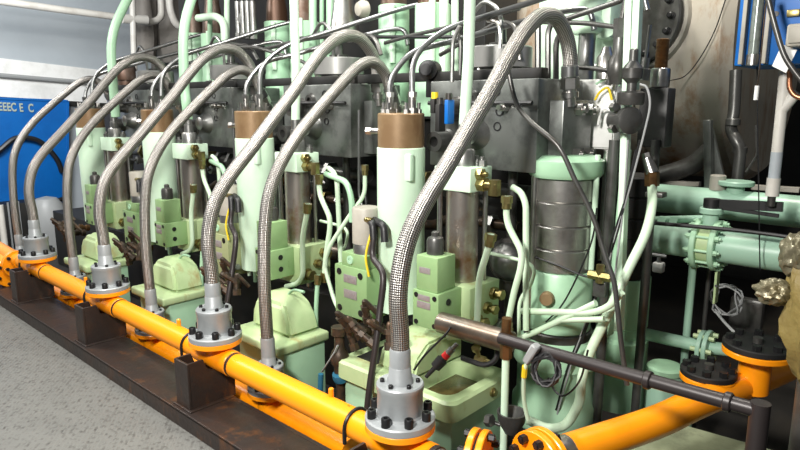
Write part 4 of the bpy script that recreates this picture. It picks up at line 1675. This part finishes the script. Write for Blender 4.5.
# junction box pale behind side block, with wires
q = oy(580, 96, 2.98)
p_, q_ = oy(572, 80, 3.0), oy(613, 150, 3.0)
r_ = thing('terminal_box', 'pale steel terminal box with loose wires right of the hose end', 'box', V((p_.x, 3.0, q_.z)))
b = B()
b.span((p_.x, 3.0, q_.z), (q_.x, 3.12, p_.z), .008)
b.build('case', 'white_paint', r_)
b = B()
b.span((p_.x + .005, 2.99, q_.z + .01), (q_.x - .005, 3.0, p_.z - .01), .002)
b.build('cover', 'white_paint', r_)
for k, (m_, pp, lb) in enumerate((('yellow', [(595, 100), (600, 92), (608, 88), (612, 100)], 'yellow wire curling over the pale terminal box'),
                                  ('mint', [(596, 84), (606, 79), (616, 80), (620, 86)], 'green wire looped on top of the pale terminal box'),
                                  ('white_paint', [(598, 125), (602, 110), (612, 112), (614, 125)], 'white wire loop in front of the pale terminal box'))):
    b = B()
    b.tube([oy(x, y, 2.94) for x, y in pp], .006, 6)
    tag(b.build('loose_wire', m_), lb, 'wire')

# white/green channel upright with wires
r_ = thing('cable_channel', 'tall pale green double channel upright right of the engine frame', 'channel', oy(634, 330, 2.7))
b = B()
b.bar(oy(631, -20, 2.7), oy(619, 330, 2.7), .045, .03)
b.build('left_web', 'mint_pale', r_)
b = B()
b.bar(oy(639, -20, 2.7), oy(634, 90, 2.7), .04, .03)
b.build('right_web', 'mint_pale', r_)
b = B()
b.bar(oy(627, 150, 2.78), oy(609, 335, 2.78), .06, .02)
b.build('back_plate', 'mint', r_)
for i, (pts_, m_, rr9, lb) in enumerate((
    ([(640, 84), (647, 88), (650, 105), (645, 130), (632, 180), (618, 228), (606, 270), (590, 312), (575, 352), (561, 400), (553, 430)], 'cable_grey', .0045, 'long grey cable swinging down from the sensor head past the rail'),
    ([(640, 140), (628, 190), (612, 240), (603, 275), (588, 320), (570, 360), (556, 410)], 'rubber', .0045, 'long black cable following the grey cable down past the rail'),
    ([(636, 150), (622, 215), (608, 262), (598, 290), (584, 335), (566, 372)], 'rubber', .005, 'thin black cable left of the long cable pair'),
    ([(628, 140), (624, 200), (617, 260), (611, 300)], 'cable_grey', .004, 'thin wire lying along the green channel'),
    ([(597, 208), (592, 240), (578, 275), (562, 305), (546, 322)], 'rubber', .004, 'thin black wire slanting across the mint cylinder'),
    ([(535, 257), (560, 266), (584, 276), (600, 277)], 'rubber', .005, 'dark wire crossing just under the steel rings'),
    ([(548, 378), (556, 392), (566, 395), (580, 380), (588, 350)], 'rubber', .004, 'thin black loop hanging below the cable coil'),
)):
    b = B()
    b.tube([oy(x, y, 2.55 if i != 6 else 2.1) for x, y in pts_], rr9, 6)
    tag(b.build('long_cable', m_), lb, 'cable')

# sensor head (dark grey cap + cylinder)
q = oy(631, 95, 2.65)
r_ = thing('position_sensor', 'dark grey sensor head with vertical neck in front of the black box', 'sensor', q)
b = B()
zq = oy(631, 62, 2.65).z
z9 = oy(631, 105, 2.65).z
b.lathe((q.x, 2.65, z9), (0, 0, 1), [(0, 0), (.05, 0), (.055, .01), (.055, .05), (.045, .056), (.02, .058), (.02, .09), (.04, .11), (.042, .15), (.018, .18), (.018, .225), (.012, .23), (0, .23)], 20)
b.build('neck', 'steel_dark', r_)
b = B()
d = V((.9, -.6, 0)).normalized()
b.lathe(oy(616, 120, 2.68), d, [(0, 0), (.048, 0), (.05, .02), (.05, .08), (.057, .08), (.057, .11), (.04, .12), (0, .12)], 24)
b.build('drum', 'steel_dark', r_)
for zz in (-.045, .045):
    qq = oy(612, 118, 2.62) + V((0, 0, zz))
    b = B()
    b.hex(qq, qq + d * .03, .02)
    b.build('bolt', 'steel', r_)

# black box with threaded stud
p_, q_ = oy(640, 88, 3.0), oy(664, 148, 3.0)
r_ = thing('black_block', 'black square block carrying a threaded steel stud', 'block', V((p_.x, 3.0, q_.z)))
b = B()
b.span((p_.x, 3.0, q_.z), (q_.x, 3.10, p_.z), .008)
b.build('block', 'block_black', r_)
q = oy(660, 80, 3.05)
b = B()
b.cyl((q.x, 3.05, p_.z), (q.x, 3.05, p_.z + .09), .044, seg=24, bev=.005)
b.build('round_nut', 'steel', r_)
b = B()
prof = []
z = 0
while z < .13:
    prof += [(.027, z), (.030, z + .003)]
    z += .006
b.lathe((q.x, 3.05, p_.z + .09), (0, 0, 1), prof + [(.024, z), (0, z)], 20)
b.build('threaded_stud', 'bronze', r_)
b = B()
b.tube([oy(645, 65, 2.95), oy(650, 25, 2.95)], .008, 8, smooth=False)
b.lathe(oy(642, 80, 2.95), oy(646, 60, 2.95) - oy(642, 80, 2.95), [(0, 0), (.03, 0), (.03, .05), (.018, .055), (.018, .1), (0, .1)], 12)
tag(b.build('valve_spindle', 'steel_dull'), 'slim steel spindle valve left of the threaded stud', 'valve')

# green hose diagonal
b = B()
b.tube([oy(652, 182, 2.85), oy(652, 205, 2.8), oy(645, 235, 2.7), oy(627, 272, 2.6), oy(606, 318, 2.5), oy(590, 352, 2.45), oy(582, 378, 2.42), oy(579, 402, 2.4), (oy(566, 424, 2.38)), oy(548, 428, 2.36), oy(528, 420, 2.35)], .021, 14)
r_ = b.build('green_hose', 'hose_green')
tag(r_, 'long pale green pipe slanting down left from beside the black box', 'pipe')
r_ = thing('hose_fitting', 'bronze and steel fitting on top of the slanting green pipe', 'fitting', oy(652, 182, 2.85))
b = B()
b.hex(oy(652, 186, 2.85), oy(652, 172, 2.85), .032)
b.build('bronze_nut', 'bronze', r_)
b = B()
b.cyl(oy(652, 173, 2.85), oy(647, 158, 2.85), .03, .022, seg=12)
b.hex(oy(648, 160, 2.85), oy(646, 153, 2.85), .02)
b.build('steel_elbow', 'steel', r_)
r_ = b = B()
b.span(oy(645, 192, 2.82), oy(667, 197, 2.88), .003)
tag(b.build('pipe_clamp', 'steel_dark'), 'small dark clamp holding the slanting green pipe', 'clamp')
for i, (pts_, rr10, lb) in enumerate((([(522, 311), (590, 313), (608, 308), (622, 292)], .015, 'pale green level pipe across the mint cylinder, curving up at right'),
                                      ([(516, 340), (540, 330), (575, 313), (596, 303)], .014, 'pale green pipe slanting across below the rust plug'),
                                      ([(560, 320), (604, 319)], .013, 'short pale green level pipe under the curved one'))):
    b = B()
    b.poly([oy(x, y, 2.42) for x, y in pts_], rr10, .06, 10)
    tag(b.build('cross_pipe', 'hose_green'), lb, 'pipe')
b = B()
b.tube([oy(508, 70, 2.34), oy(516, 102, 2.34), oy(530, 121, 2.34), oy(558, 146, 2.34), oy(575, 180, 2.36), oy(593, 217, 2.38), oy(606, 258, 2.38), oy(614, 282, 2.38), oy(617, 305, 2.38), oy(622, 350, 2.38), oy(627, 385, 2.38)], .0105, 10)
tag(b.build('steel_tube', 'steel_dark'), 'long dark tube bending down right across the ring stack', 'pipe')
q = oy(600, 276, 2.5)
r_ = thing('brass_fitting', 'brass tee fitting at the right of the mint cylinder', 'fitting', q)
b = B()
b.hex(q + V((-.05, 0, 0)), q + V((.05, 0, 0)), .02)
b.hex(q + V((0, 0, -.03)), q + V((0, 0, .05)), .018)
b.build('tee', 'brass', r_)
b = B()
b.span(q + V((-.035, .01, -.1)), q + V((.02, .05, -.03)), .004)
b.build('mount', 'steel_dark', r_)

# ================================================================== RIGHT BACKGROUND
# big tank
r_ = thing('receiver_tank', 'huge rust streaked beige tank at the upper right back', 'tank', (-3, 5.2, .9))
b = B()
TY, TZ, TR = 5.15, 2.15, 1.0
tx1 = on(738, 90, 1, 4.4).x
b.lathe((-7.5, TY, TZ), (1, 0, 0), [(0, 0), (TR, 0), (TR, tx1 + 7.5 - .06), (TR - .06, tx1 + 7.5), (0, tx1 + 7.5)], 56)
b.build('shell', 'tank', r_)
b = B()
b.lathe((tx1 - .62, TY, TZ), (1, 0, 0), [(TR - .01, 0), (TR + .012, 0), (TR + .012, .02), (TR - .01, .02)], 56)
b.build('seam', 'tank', r_)
for xx in (-2.4, -5.5):
    b = B()
    b.span((xx, TY - .5, -.2), (xx + .12, TY + .5, TZ - TR * .8), .01)
    b.build('cradle', 'dark', r_)
dc = on(634, 19, 1, 4.06)
b = B()
b.lathe(dc + V((0, .12, 0)), (0, -1, 0), [(.32, -.35), (.32, .06), (.315, .08), (.30, .09), (.29, .06), (0, .06)], 44)
b.build('manhole_ring', 'canister', r_)
b = B()
b.lathe(dc + V((0, .06, 0)), (0, -1, 0), [(0, 0), (.285, 0), (.285, .05), (.275, .06), (0, .06)], 44)
mc = b.build('manhole_cover', 'steel_dark', r_)
for k in range(16):
    a = 2 * PI * k / 16
    q = dc + V((.235 * math.cos(a), 0, .235 * math.sin(a)))
    b = B()
    b.lathe(q, (0, -1, 0), [(.024, 0), (.024, .012), (.018, .012), (.018, .05), (.013, .055), (0, .055)], 10)
    b.build('cover_bolt', 'black_bolt', mc)
b = B()
b.tube([on(727, -5, 1, 4.1), on(715, 30, 1, 4.1), on(700, 58, 1, 4.1), on(685, 76, 1, 4.1), on(668, 81, 1, 3.9)], .0035, 6)
tag(b.build('thin_cable', 'rubber'), 'thin dark cable hanging in front of the rusty tank', 'cable')

# blue cabinet with level gauge
p_, q_ = on(743, -30, 1, 3.1), on(850, 64, 1, 3.1)
r_ = thing('blue_cabinet', 'bright blue cabinet cut by the top right corner', 'cabinet', V((p_.x, 3.1, on(743, 66, 1, 3.1).z)))
zbl = on(743, 66, 1, 3.1).z
b = B()
b.span((p_.x, 3.1, zbl), (q_.x, 3.5, p_.z + .5), .008)
b.build('case', 'blue', r_)
b = B()
g0 = on(787, 12, 1, 3.09)
b.span(g0 + V((0, -.006, -.02)), on(800, 12, 1, 3.09) + V((0, .01, .012)), .002)
b.build('brass_plate', 'brass', r_)
b = B()
b.lathe(on(776, 14, 1, 3.1), (0, -1, 0), [(.012, 0), (.012, .004), (0, .004)], 10)
b.build('screw', 'black_bolt', r_)
ga, gb = on(757, -20, 1, 3.06), on(755, 63, 1, 3.06)
r_ = thing('level_gauge', 'glass tube level gauge in a pale channel on the blue cabinet', 'gauge', gb)
xg = (ga.x + gb.x) / 2
for dx in (-.045, .045):
    b = B()
    b.span((xg + dx - .008, 3.05, zbl + .005), (xg + dx + .008, 3.1, ga.z + .3), .002)
    b.build('channel_side', 'canister', r_)
b = B()
b.cyl((xg, 3.07, zbl + .04), (xg, 3.07, ga.z + .3), .022, seg=14)
b.build('glass_tube', 'glass_tube', r_)
b = B()
b.cyl((xg, 3.07, zbl + .0), (xg, 3.07, zbl + .045), .026, seg=14)
b.build('end_fitting', 'steel', r_)
b = B()
zlo = on(759, 100, 1, 3.06).z
b.tube([(xg + .03, 3.06, zbl + .25), (xg + .035, 3.05, zbl), (xg + .03, 3.06, zlo + .05)], .003, 6)
b.build('cord', 'grime', r_)
b = B()
b.cyl((xg + .03, 3.06, zlo), (xg + .03, 3.06, zlo + .06), .009, seg=8)
b.build('pull_tip', 'white_paint', r_)
p_, q_ = on(787, 24, 1, 2.95), on(840, 44, 1, 2.95)
r_ = thing('grey_box', 'small grey junction box fixed before the blue cabinet at right edge', 'box', p_)
b = B()
b.span((p_.x, 2.95, q_.z), (q_.x, 3.098, p_.z), .01)
b.build('case', 'canister', r_)
b = B()
b.span((p_.x + .01, 2.94, q_.z + .012), (q_.x - .01, 2.95, p_.z - .012), .006)
b.build('lid', 'canister', r_)
b = B()
b.prism([on(772, 66, 1, 3.02), on(782, 44, 1, 3.02), on(797, 50, 1, 3.0), on(786, 73, 1, 3.0)], (0, .003, 0))
tag(b.build('paper_tag', 'paper', smooth=False), 'white crumpled paper tag hanging below the grey box', 'tag')
b = B()
b.tube([on(766, -10, 1, 2.9), on(774, 22, 1, 2.9), on(783, 52, 1, 2.9), on(792, 68, 1, 2.9), on(806, 86, 1, 2.9)], .011, 10)
tag(b.build('thick_cable', 'steel_dark'), 'thick grey cable draped over the blue cabinet', 'cable')
b = B()
b.poly([on(790, 70, 1, 3.15), on(789, 88, 1, 3.15), on(795, 97, 1, 3.15), on(812, 99, 1, 3.15)], .011, .06, 10)
tag(b.build('copper_tube', 'copper'), 'thin copper tube bending right below the grey box', 'pipe')
# white pipe with blue tail
r_ = thing('white_pipe', 'white vertical pipe with faded blue lower part at right', 'pipe', on(772, 196, 1, 3.3))
b = B()
b.tube([on(785, 70, 1, 3.3), on(783, 95, 1, 3.3), on(777, 152, 1, 3.3)], .024, 16)
b.tube([on(797, 92, 1, 3.3), on(782, 110, 1, 3.3)], .024, 14, smooth=False)
b.build('upper_pipe', 'white_pipe', r_)
b = B()
b.tube([on(777, 152, 1, 3.3), on(774, 178, 1, 3.3)], .025, 16, smooth=False)
b.build('blue_section', 'wall_paint', r_)
b = B()
b.tube([on(774, 178, 1, 3.3), on(772, 196, 1, 3.3)], .029, 16, smooth=False)
b.build('end_sleeve', 'white_pipe', r_)
b = B()
b.tube([on(772, 194, 1, 3.3), on(771, 206, 1, 3.3)], .018, 12, smooth=False)
b.build('spigot', 'steel_dark', r_)
# black pipe with elbow
b = B()
b.tube([on(736, 70, 1, 4.1), on(734, 110, 1, 4.1), on(731, 128, 1, 4.08), on(736, 140, 1, 4.05), on(740, 152, 1, 4.05), on(737, 182, 1, 4.05)], .033, 18)
for py in (122, 150):
    c = on(733 if py < 130 else 740, py, 1, 4.06)
    b.cyl(c - V((0, 0, .02)), c + V((0, 0, .02)), .04, seg=16, bev=.004)
r_ = b.build('black_pipe', 'steel_dark')
tag(r_, 'dark S bent vertical pipe below the blue cabinet', 'pipe')
# upright plate (gusset)
r_ = thing('gusset_plate', 'grey upright plate with slanted gusset below the tank', 'bracket', on(708, 190, 1, 3.9))
b = B()
b.bar(on(708, 120, 1, 3.9), on(709, 198, 1, 3.9), .05, .04)
b.build('upright', 'block_grey', r_)
b = B()
b.prism([on(712, 128, 1, 3.95), on(712, 195, 1, 3.95), on(728, 195, 1, 3.95)], (0, .03, 0))
b.build('gusset', 'block_grey', r_, smooth=False)
# second lower dark shape under the tank (pale curved soffit)
b = B()
b.tube([on(655, 177, 1, 4.3), on(690, 166, 1, 4.3), on(710, 150, 1, 4.3)], .06, 12)
tag(b.build('lagged_pipe', 'steel_dark'), 'dark lagged pipe under the tank left of the gusset', 'pipe')

# two large green pipes
def long_pipe(label, y, pz, r, m, x0=-1.6, x1=1.0):
    rt_ = thing('coolant_pipe', label, 'pipe', (x0, y, pz))
    bb = B()
    bb.tube([(x0, y, pz), (x1, y, pz)], r, 28, smooth=False)
    bb.build('pipe', m, rt_)
    bb = B()
    bb.span((x1 - .3, y - .05, -.2), (x1 - .2, y + .05, pz - r * .95), .005)
    bb.build('stand', 'dark', rt_)
    return rt_


ya = 3.75
za = (oy(720, 207, ya).z + 0)
za = oy(720, 204, ya).z
rp = long_pipe('upper thick sea green pipe running level at right', ya, za, .083, 'sea_green', -1.5)
yb2 = 3.35
zb2 = oy(720, 246, yb2).z
rp2 = long_pipe('lower thick sea green pipe with bolted joint at right', yb2, zb2, .082, 'sea_green', -1.25)
xj = oy(708, 246, yb2).x
for sgn in (-1, 1):
    b = B()
    b.cyl((xj + sgn * .03, yb2, zb2), (xj + sgn * .058, yb2, zb2), .128, seg=36, bev=.004)
    b.build('flange', 'mint', rp2)
b = B()
b.cyl((xj - .03, yb2, zb2), (xj + .03, yb2, zb2), .10, seg=28)
b.build('valve_wafer', 'mint_cream', rp2)
for k in range(10):
    a = 2 * PI * k / 10 + .15
    q = V((xj, yb2 + .112 * math.cos(a), zb2 + .112 * math.sin(a)))
    b = B()
    b.cyl(q - V((.085, 0, 0)), q + V((.085, 0, 0)), .007, seg=8)
    b.hex(q - V((.075, 0, 0)), q - V((.058, 0, 0)), .014)
    b.hex(q + V((.058, 0, 0)), q + V((.075, 0, 0)), .014)
    b.build('bolt', 'mint', rp2)
# butterfly valve stem + handle
r_ = thing('butterfly_handle', 'black lever handle on a green stem above the bolted joint', 'handle', (xj, yb2, zb2 + .1))
zs = oy(715, 208, yb2).z
b = B()
b.cyl((xj, yb2, zb2 + .095), (xj, yb2, zs - .02), .038, seg=18)
b.cyl((xj, yb2, zs - .03), (xj, yb2, zs), .055, seg=18, bev=.004)
b.build('stem', 'sea_green', r_)
b = B()
b.bar((xj - .02, yb2, zs + .02), oy(783, 207, yb2 - .02), .022, .045)
b.cyl((xj, yb2, zs), (xj, yb2, zs + .045), .04, seg=16)
b.build('lever', 'rubber', r_)
b = B()
b.bar((xj + .05, yb2 - .01, zs + .005), oy(779, 216, yb2 - .02), .012, .018)
b.build('latch', 'rubber', r_)
# flange on top of upper pipe under black pipe
q = V((oy(736, 185, ya).x, ya, za))
r_ = thing('branch_flange', 'green branch flange on the upper thick pipe under the dark pipe', 'flange', q + V((0, 0, .08)))
b = B()
b.cyl(q + V((0, 0, .07)), q + V((0, 0, .11)), .045, seg=18)
b.build('neck', 'sea_green', r_)
b = B()
b.cyl(q + V((0, 0, .11)), q + V((0, 0, .135)), .09, seg=24, bev=.004)
b.build('ring', 'sea_green', r_)
q = V((oy(717, 190, ya).x, ya, za))
b = B()
b.cyl(q + V((0, 0, .075)), q + V((0, 0, .16)), .042, seg=18, bev=.004)
tag(b.build('pipe_boss', 'canister'), 'short grey capped stub on the upper thick green pipe', 'stub')
# thin black cable/pipe along lower pipe
b = B()
b.tube([oy(640, 222, 3.2), oy(700, 227, 3.2), oy(760, 233, 3.2), oy(830, 243, 3.2)], .010, 8)
tag(b.build('thin_pipe', 'rubber'), 'thin dark pipe running along the top of the lower green pipe', 'pipe')
b = B()
b.tube([oy(656, 220, 3.45), oy(690, 219, 3.45), oy(708, 219, 3.45)], .02, 10)
for px in (663, 675):
    q = oy(px, 222, 3.45)
    b.hex(q - V((.02, 0, 0)), q + V((.02, 0, 0)), .034)
tag(b.build('thin_pipe', 'sea_green'), 'thin green pipe with unions between the two thick pipes', 'pipe')
# wire hanging in front of the thick pipes
b = B()
b.tube([on(757, 60, 1, 3.2), on(758, 150, 1, 3.2), on(759, 210, 1, 3.2), on(760, 270, 1, 3.2)], .0028, 6)
tag(b.build('hanging_wire', 'rubber'), 'thin black wire hanging vertically over the thick green pipes', 'wire')
b = B()
b.poly([on(756, 125, 1, 3.6), on(757, 155, 1, 3.6), on(746, 172, 1, 3.6)], .006, .02, 6)
tag(b.build('hooked_wire', 'steel_dark'), 'thin hooked wire right of the dark S bent pipe', 'wire')
# tan angle irons behind the pipe
for (a_, c_, lb) in (((650, 182), (700, 184), 'tan steel flat bar lying behind the upper green pipe at left'), ((752, 187), (800, 190), 'tan steel flat bar lying behind the upper green pipe at right')):
    b = B()
    b.bar(oy(*a_, 4.3), oy(*c_, 4.3), .05, .03)
    tag(b.build('flat_bar', 'canister'), lb, 'bar')
# lower dark area: vertical pipes and small items
for (pa_, pb_, yy, rr11, m_, lb) in (((691, 285), (687, 330), 3.4, .02, 'sea_green', 'thin green vertical pipe below the bolted joint'),
                                     ((704, 285), (702, 345), 3.6, .012, 'steel_dark', 'thin dark vertical rod below the bolted joint'),):
    b = B()
    p_, q_ = oy(*pa_, yy), oy(*pb_, yy)
    b.cyl(V((q_.x, yy, -.2)), V((q_.x, yy, p_.z + .12)), rr11, seg=12)
    tag(b.build('vertical_pipe', m_), lb, 'pipe')
r_ = thing('hanger_plate', 'pale hanger plate below the bolted joint of the thick pipe', 'bracket', oy(715, 300, 3.35))
b = B()
b.bar(oy(718, 268, 3.36), oy(715, 303, 3.36), .05, .012)
b.build('plate', 'mint_cream', r_)
b = B()
b.cyl(oy(716, 286, 3.33), oy(716, 286, 3.38), .007, seg=8)
b.build('pin', 'black_bolt', r_)
q = oy(705, 346, 3.3)
r_ = thing('small_coolant_pipe', 'slim green pipe with flange joint low at right', 'pipe', oy(650, 335, 3.3))
b = B()
b.tube([oy(640, 333, 3.3), oy(705, 347, 3.3), oy(745, 352, 3.3)], .033, 16, smooth=False)
b.build('pipe', 'sea_green', r_)
for px in (702, 708):
    c = oy(px, 346.5, 3.3)
    b = B()
    b.cyl(c - V((.011, 0, 0)), c + V((.011, 0, 0)), .085, seg=26, bev=.003)
    b.build('flange', 'sea_green', r_)
for k in range(6):
    a = 2 * PI * k / 6
    c = oy(705, 346.5, 3.3) + V((0, .068 * math.cos(a), .068 * math.sin(a)))
    b = B()
    b.hex(c - V((.05, 0, 0)), c + V((.05, 0, 0)), .012)
    b.build('bolt', 'mint_cream', r_)
q = oy(663, 395, 3.15)
r_ = thing('green_pot', 'pale green capped pot standing below the rail at right', 'pot', (q.x, 3.15, q.z))
zz = oy(663, 367, 3.15).z
b = B()
b.lathe((q.x, 3.15, -.2), (0, 0, 1), [(0, 0), (.085, 0), (.085, zz + .17), (.078, zz + .18), (0, zz + .18)], 24)
b.build('pot_body', 'sea_green', r_)
b = B()
b.lathe((q.x, 3.15, zz - .02), (0, 0, 1), [(.09, 0), (.09, .025), (.08, .035), (0, .035)], 24)
b.build('lid', 'mint', r_)
b = B()
b.lathe(oy(683, 408, 3.3), (0, 0, 1), [(0, -.3), (.05, -.3), (.05, .1), (.03, .13), (.03, .18), (0, .18)], 16)
tag(b.build('small_bottle', 'mint'), 'small pale green bottle shaped stub right of the pot', 'stub')
q = oy(745, 315, 4.0)
b = B()
b.span(q + V((-.09, 0, -.11)), q + V((.09, .06, .10)), .02)
tag(b.build('dark_case', 'steel_dark'), 'dark rectangular case hanging in the shadow below the thick pipes', 'box')
b = B()
pts = []
qq = oy(726, 300, 3.7)
for k in range(60):
    a = 2 * PI * k / 16
    pts.append(qq + V((.07 * math.cos(a) + .02 * math.sin(k), .02 * math.sin(k * .5), .085 * math.sin(a))))
b.tube(pts, .005, 6, smooth=False)
tag(b.build('wire_tangle', 'cable_grey'), 'loose tangle of grey wire hanging in the shadow at right', 'wire')
b = B()
b.tube([oy(716, 312, 3.3), oy(726, 324, 3.25), oy(738, 336, 3.2)], .007, 6)
tag(b.build('lever_rod', 'cable_grey'), 'thin grey rod slanting to the upper blank flange', 'rod')
q = oy(657, 268, 3.6)
r_ = thing('white_cock', 'small white valve left in the shadow under the thick pipes', 'valve', q)
b = B()
b.span(q + V((-.03, 0, -.03)), q + V((.03, .05, .03)), .01)
b.build('body', 'white_paint', r_)
b = B()
b.cyl(q + V((0, .02, .03)), q + V((0, .02, .07)), .012, seg=8)
b.cyl(q + V((-.04, .02, .07)), q + V((.04, .02, .07)), .01, seg=8)
b.build('tee_handle', 'cable_grey', r_)

# foil wrapped insulated branch at right edge
cen = oy(824, 312, 2.35)
b = B()
bm = b.bm
t = bmesh.new()
bmesh.ops.create_icosphere(t, subdivisions=4, radius=1)
for v in t.verts:
    nn = noise.noise(v.co * 2.5) * .22 + noise.noise(v.co * 7) * .1
    v.co = v.co * (1 + nn)
    v.co = V((v.co.x * .115, v.co.y * .12, v.co.z * .26))
b.merge(t, Matrix.Identity(3), cen)
r_ = thing('lagged_stub', 'yellow foil wrapped insulation lump at the right edge', 'insulation', cen - V((0, 0, .25)))
b.build('lagging', 'insulation', r_)
b = B()
b.cyl((cen.x, cen.y, -.2), (cen.x, cen.y, cen.z - .1), .05, seg=16)
b.build('core_pipe', 'steel_dark', r_)
b = B()
t = bmesh.new()
bmesh.ops.create_icosphere(t, subdivisions=4, radius=1)
for v in t.verts:
    nn = noise.noise(v.co * 3 + V((5, 1, 2))) * .25 + noise.noise(v.co * 6) * .08
    v.co = v.co * (1 + nn)
    v.co = V((v.co.x * .06, v.co.y * .05, v.co.z * .042))
b.merge(t, Matrix.Identity(3), oy(775, 292, 2.33))
b.build('foil_end', 'foil', r_)
b = B()
t = bmesh.new()
bmesh.ops.create_icosphere(t, subdivisions=4, radius=1)
for v in t.verts:
    nn = noise.noise(v.co * 3 + V((2, 9, 2))) * .25 + noise.noise(v.co * 6) * .08
    v.co = v.co * (1 + nn)
    v.co = V((v.co.x * .05, v.co.y * .06, v.co.z * .07))
b.merge(t, Matrix.Identity(3), oy(797, 255, 2.33))
b.build('foil_cap', 'foil', r_)

# pale floor plate at lower right
b = B()
q_ = [on(610, 452, 2, .15), on(680, 424, 2, .15), on(790, 455, 2, .15), on(760, 520, 2, .15), on(640, 520, 2, .15)]
b.prism(q_, (0, 0, -.03))
tag(b.build('floor_plate', 'plate_cream', smooth=False), 'pale stained floor plate under the right orange pipe', 'plate')
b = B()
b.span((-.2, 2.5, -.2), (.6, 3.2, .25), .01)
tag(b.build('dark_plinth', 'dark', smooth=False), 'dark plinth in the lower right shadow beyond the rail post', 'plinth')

# ================================================================== LIGHT
w = bpy.data.worlds.new('world')
S.world = w
w.use_nodes = True
w.node_tree.nodes['Background'].inputs[0].default_value = (.9, .95, 1, 1)
w.node_tree.nodes['Background'].inputs[1].default_value = .09


def area(name, loc, target, size, power, col=(1, .97, .92), sy=None):
    l = bpy.data.lights.new(name, 'AREA')
    l.energy = power
    l.color = col
    l.size = size
    if sy:
        l.shape = 'RECTANGLE'
        l.size_y = sy
    o = bpy.data.objects.new(name, l)
    COL.objects.link(o)
    o.location = loc
    o.rotation_euler = (V(target) - V(loc)).to_track_quat('-Z', 'Y').to_euler()
    return o


area('key_lamp', (-.9, -.5, 2.7), (-1.9, 2.3, 1.1), .35, 165)
area('ceiling_lamp', (-3.2, .6, 3.4), (-3.2, 2.0, .8), 1.2, 90, sy=.4)
area('ceiling_lamp', (-6.0, .6, 3.4), (-6.2, 2.0, .8), 1.2, 90, sy=.4)
area('wall_fill', (-6.3, 1.2, 3.3), (-9.6, 2.2, 2.3), 1.2, 150, (.95, .98, 1))  # unseen fill added to brighten the left end wall
area('top_lamp', (-2.6, 2.2, 3.6), (-2.2, 2.9, 1.8), .8, 60, (1, 1, .95))
area('tank_fill', (-1.1, 3.5, 4.3), (-1.5, 4.3, 2.4), .4, 95, (1, .95, .85))  # unseen fill added above the tank, lights its top and leaves the belly dark

S.view_settings.view_transform = 'Standard'
S.view_settings.look = 'None'
S.view_settings.exposure = 0
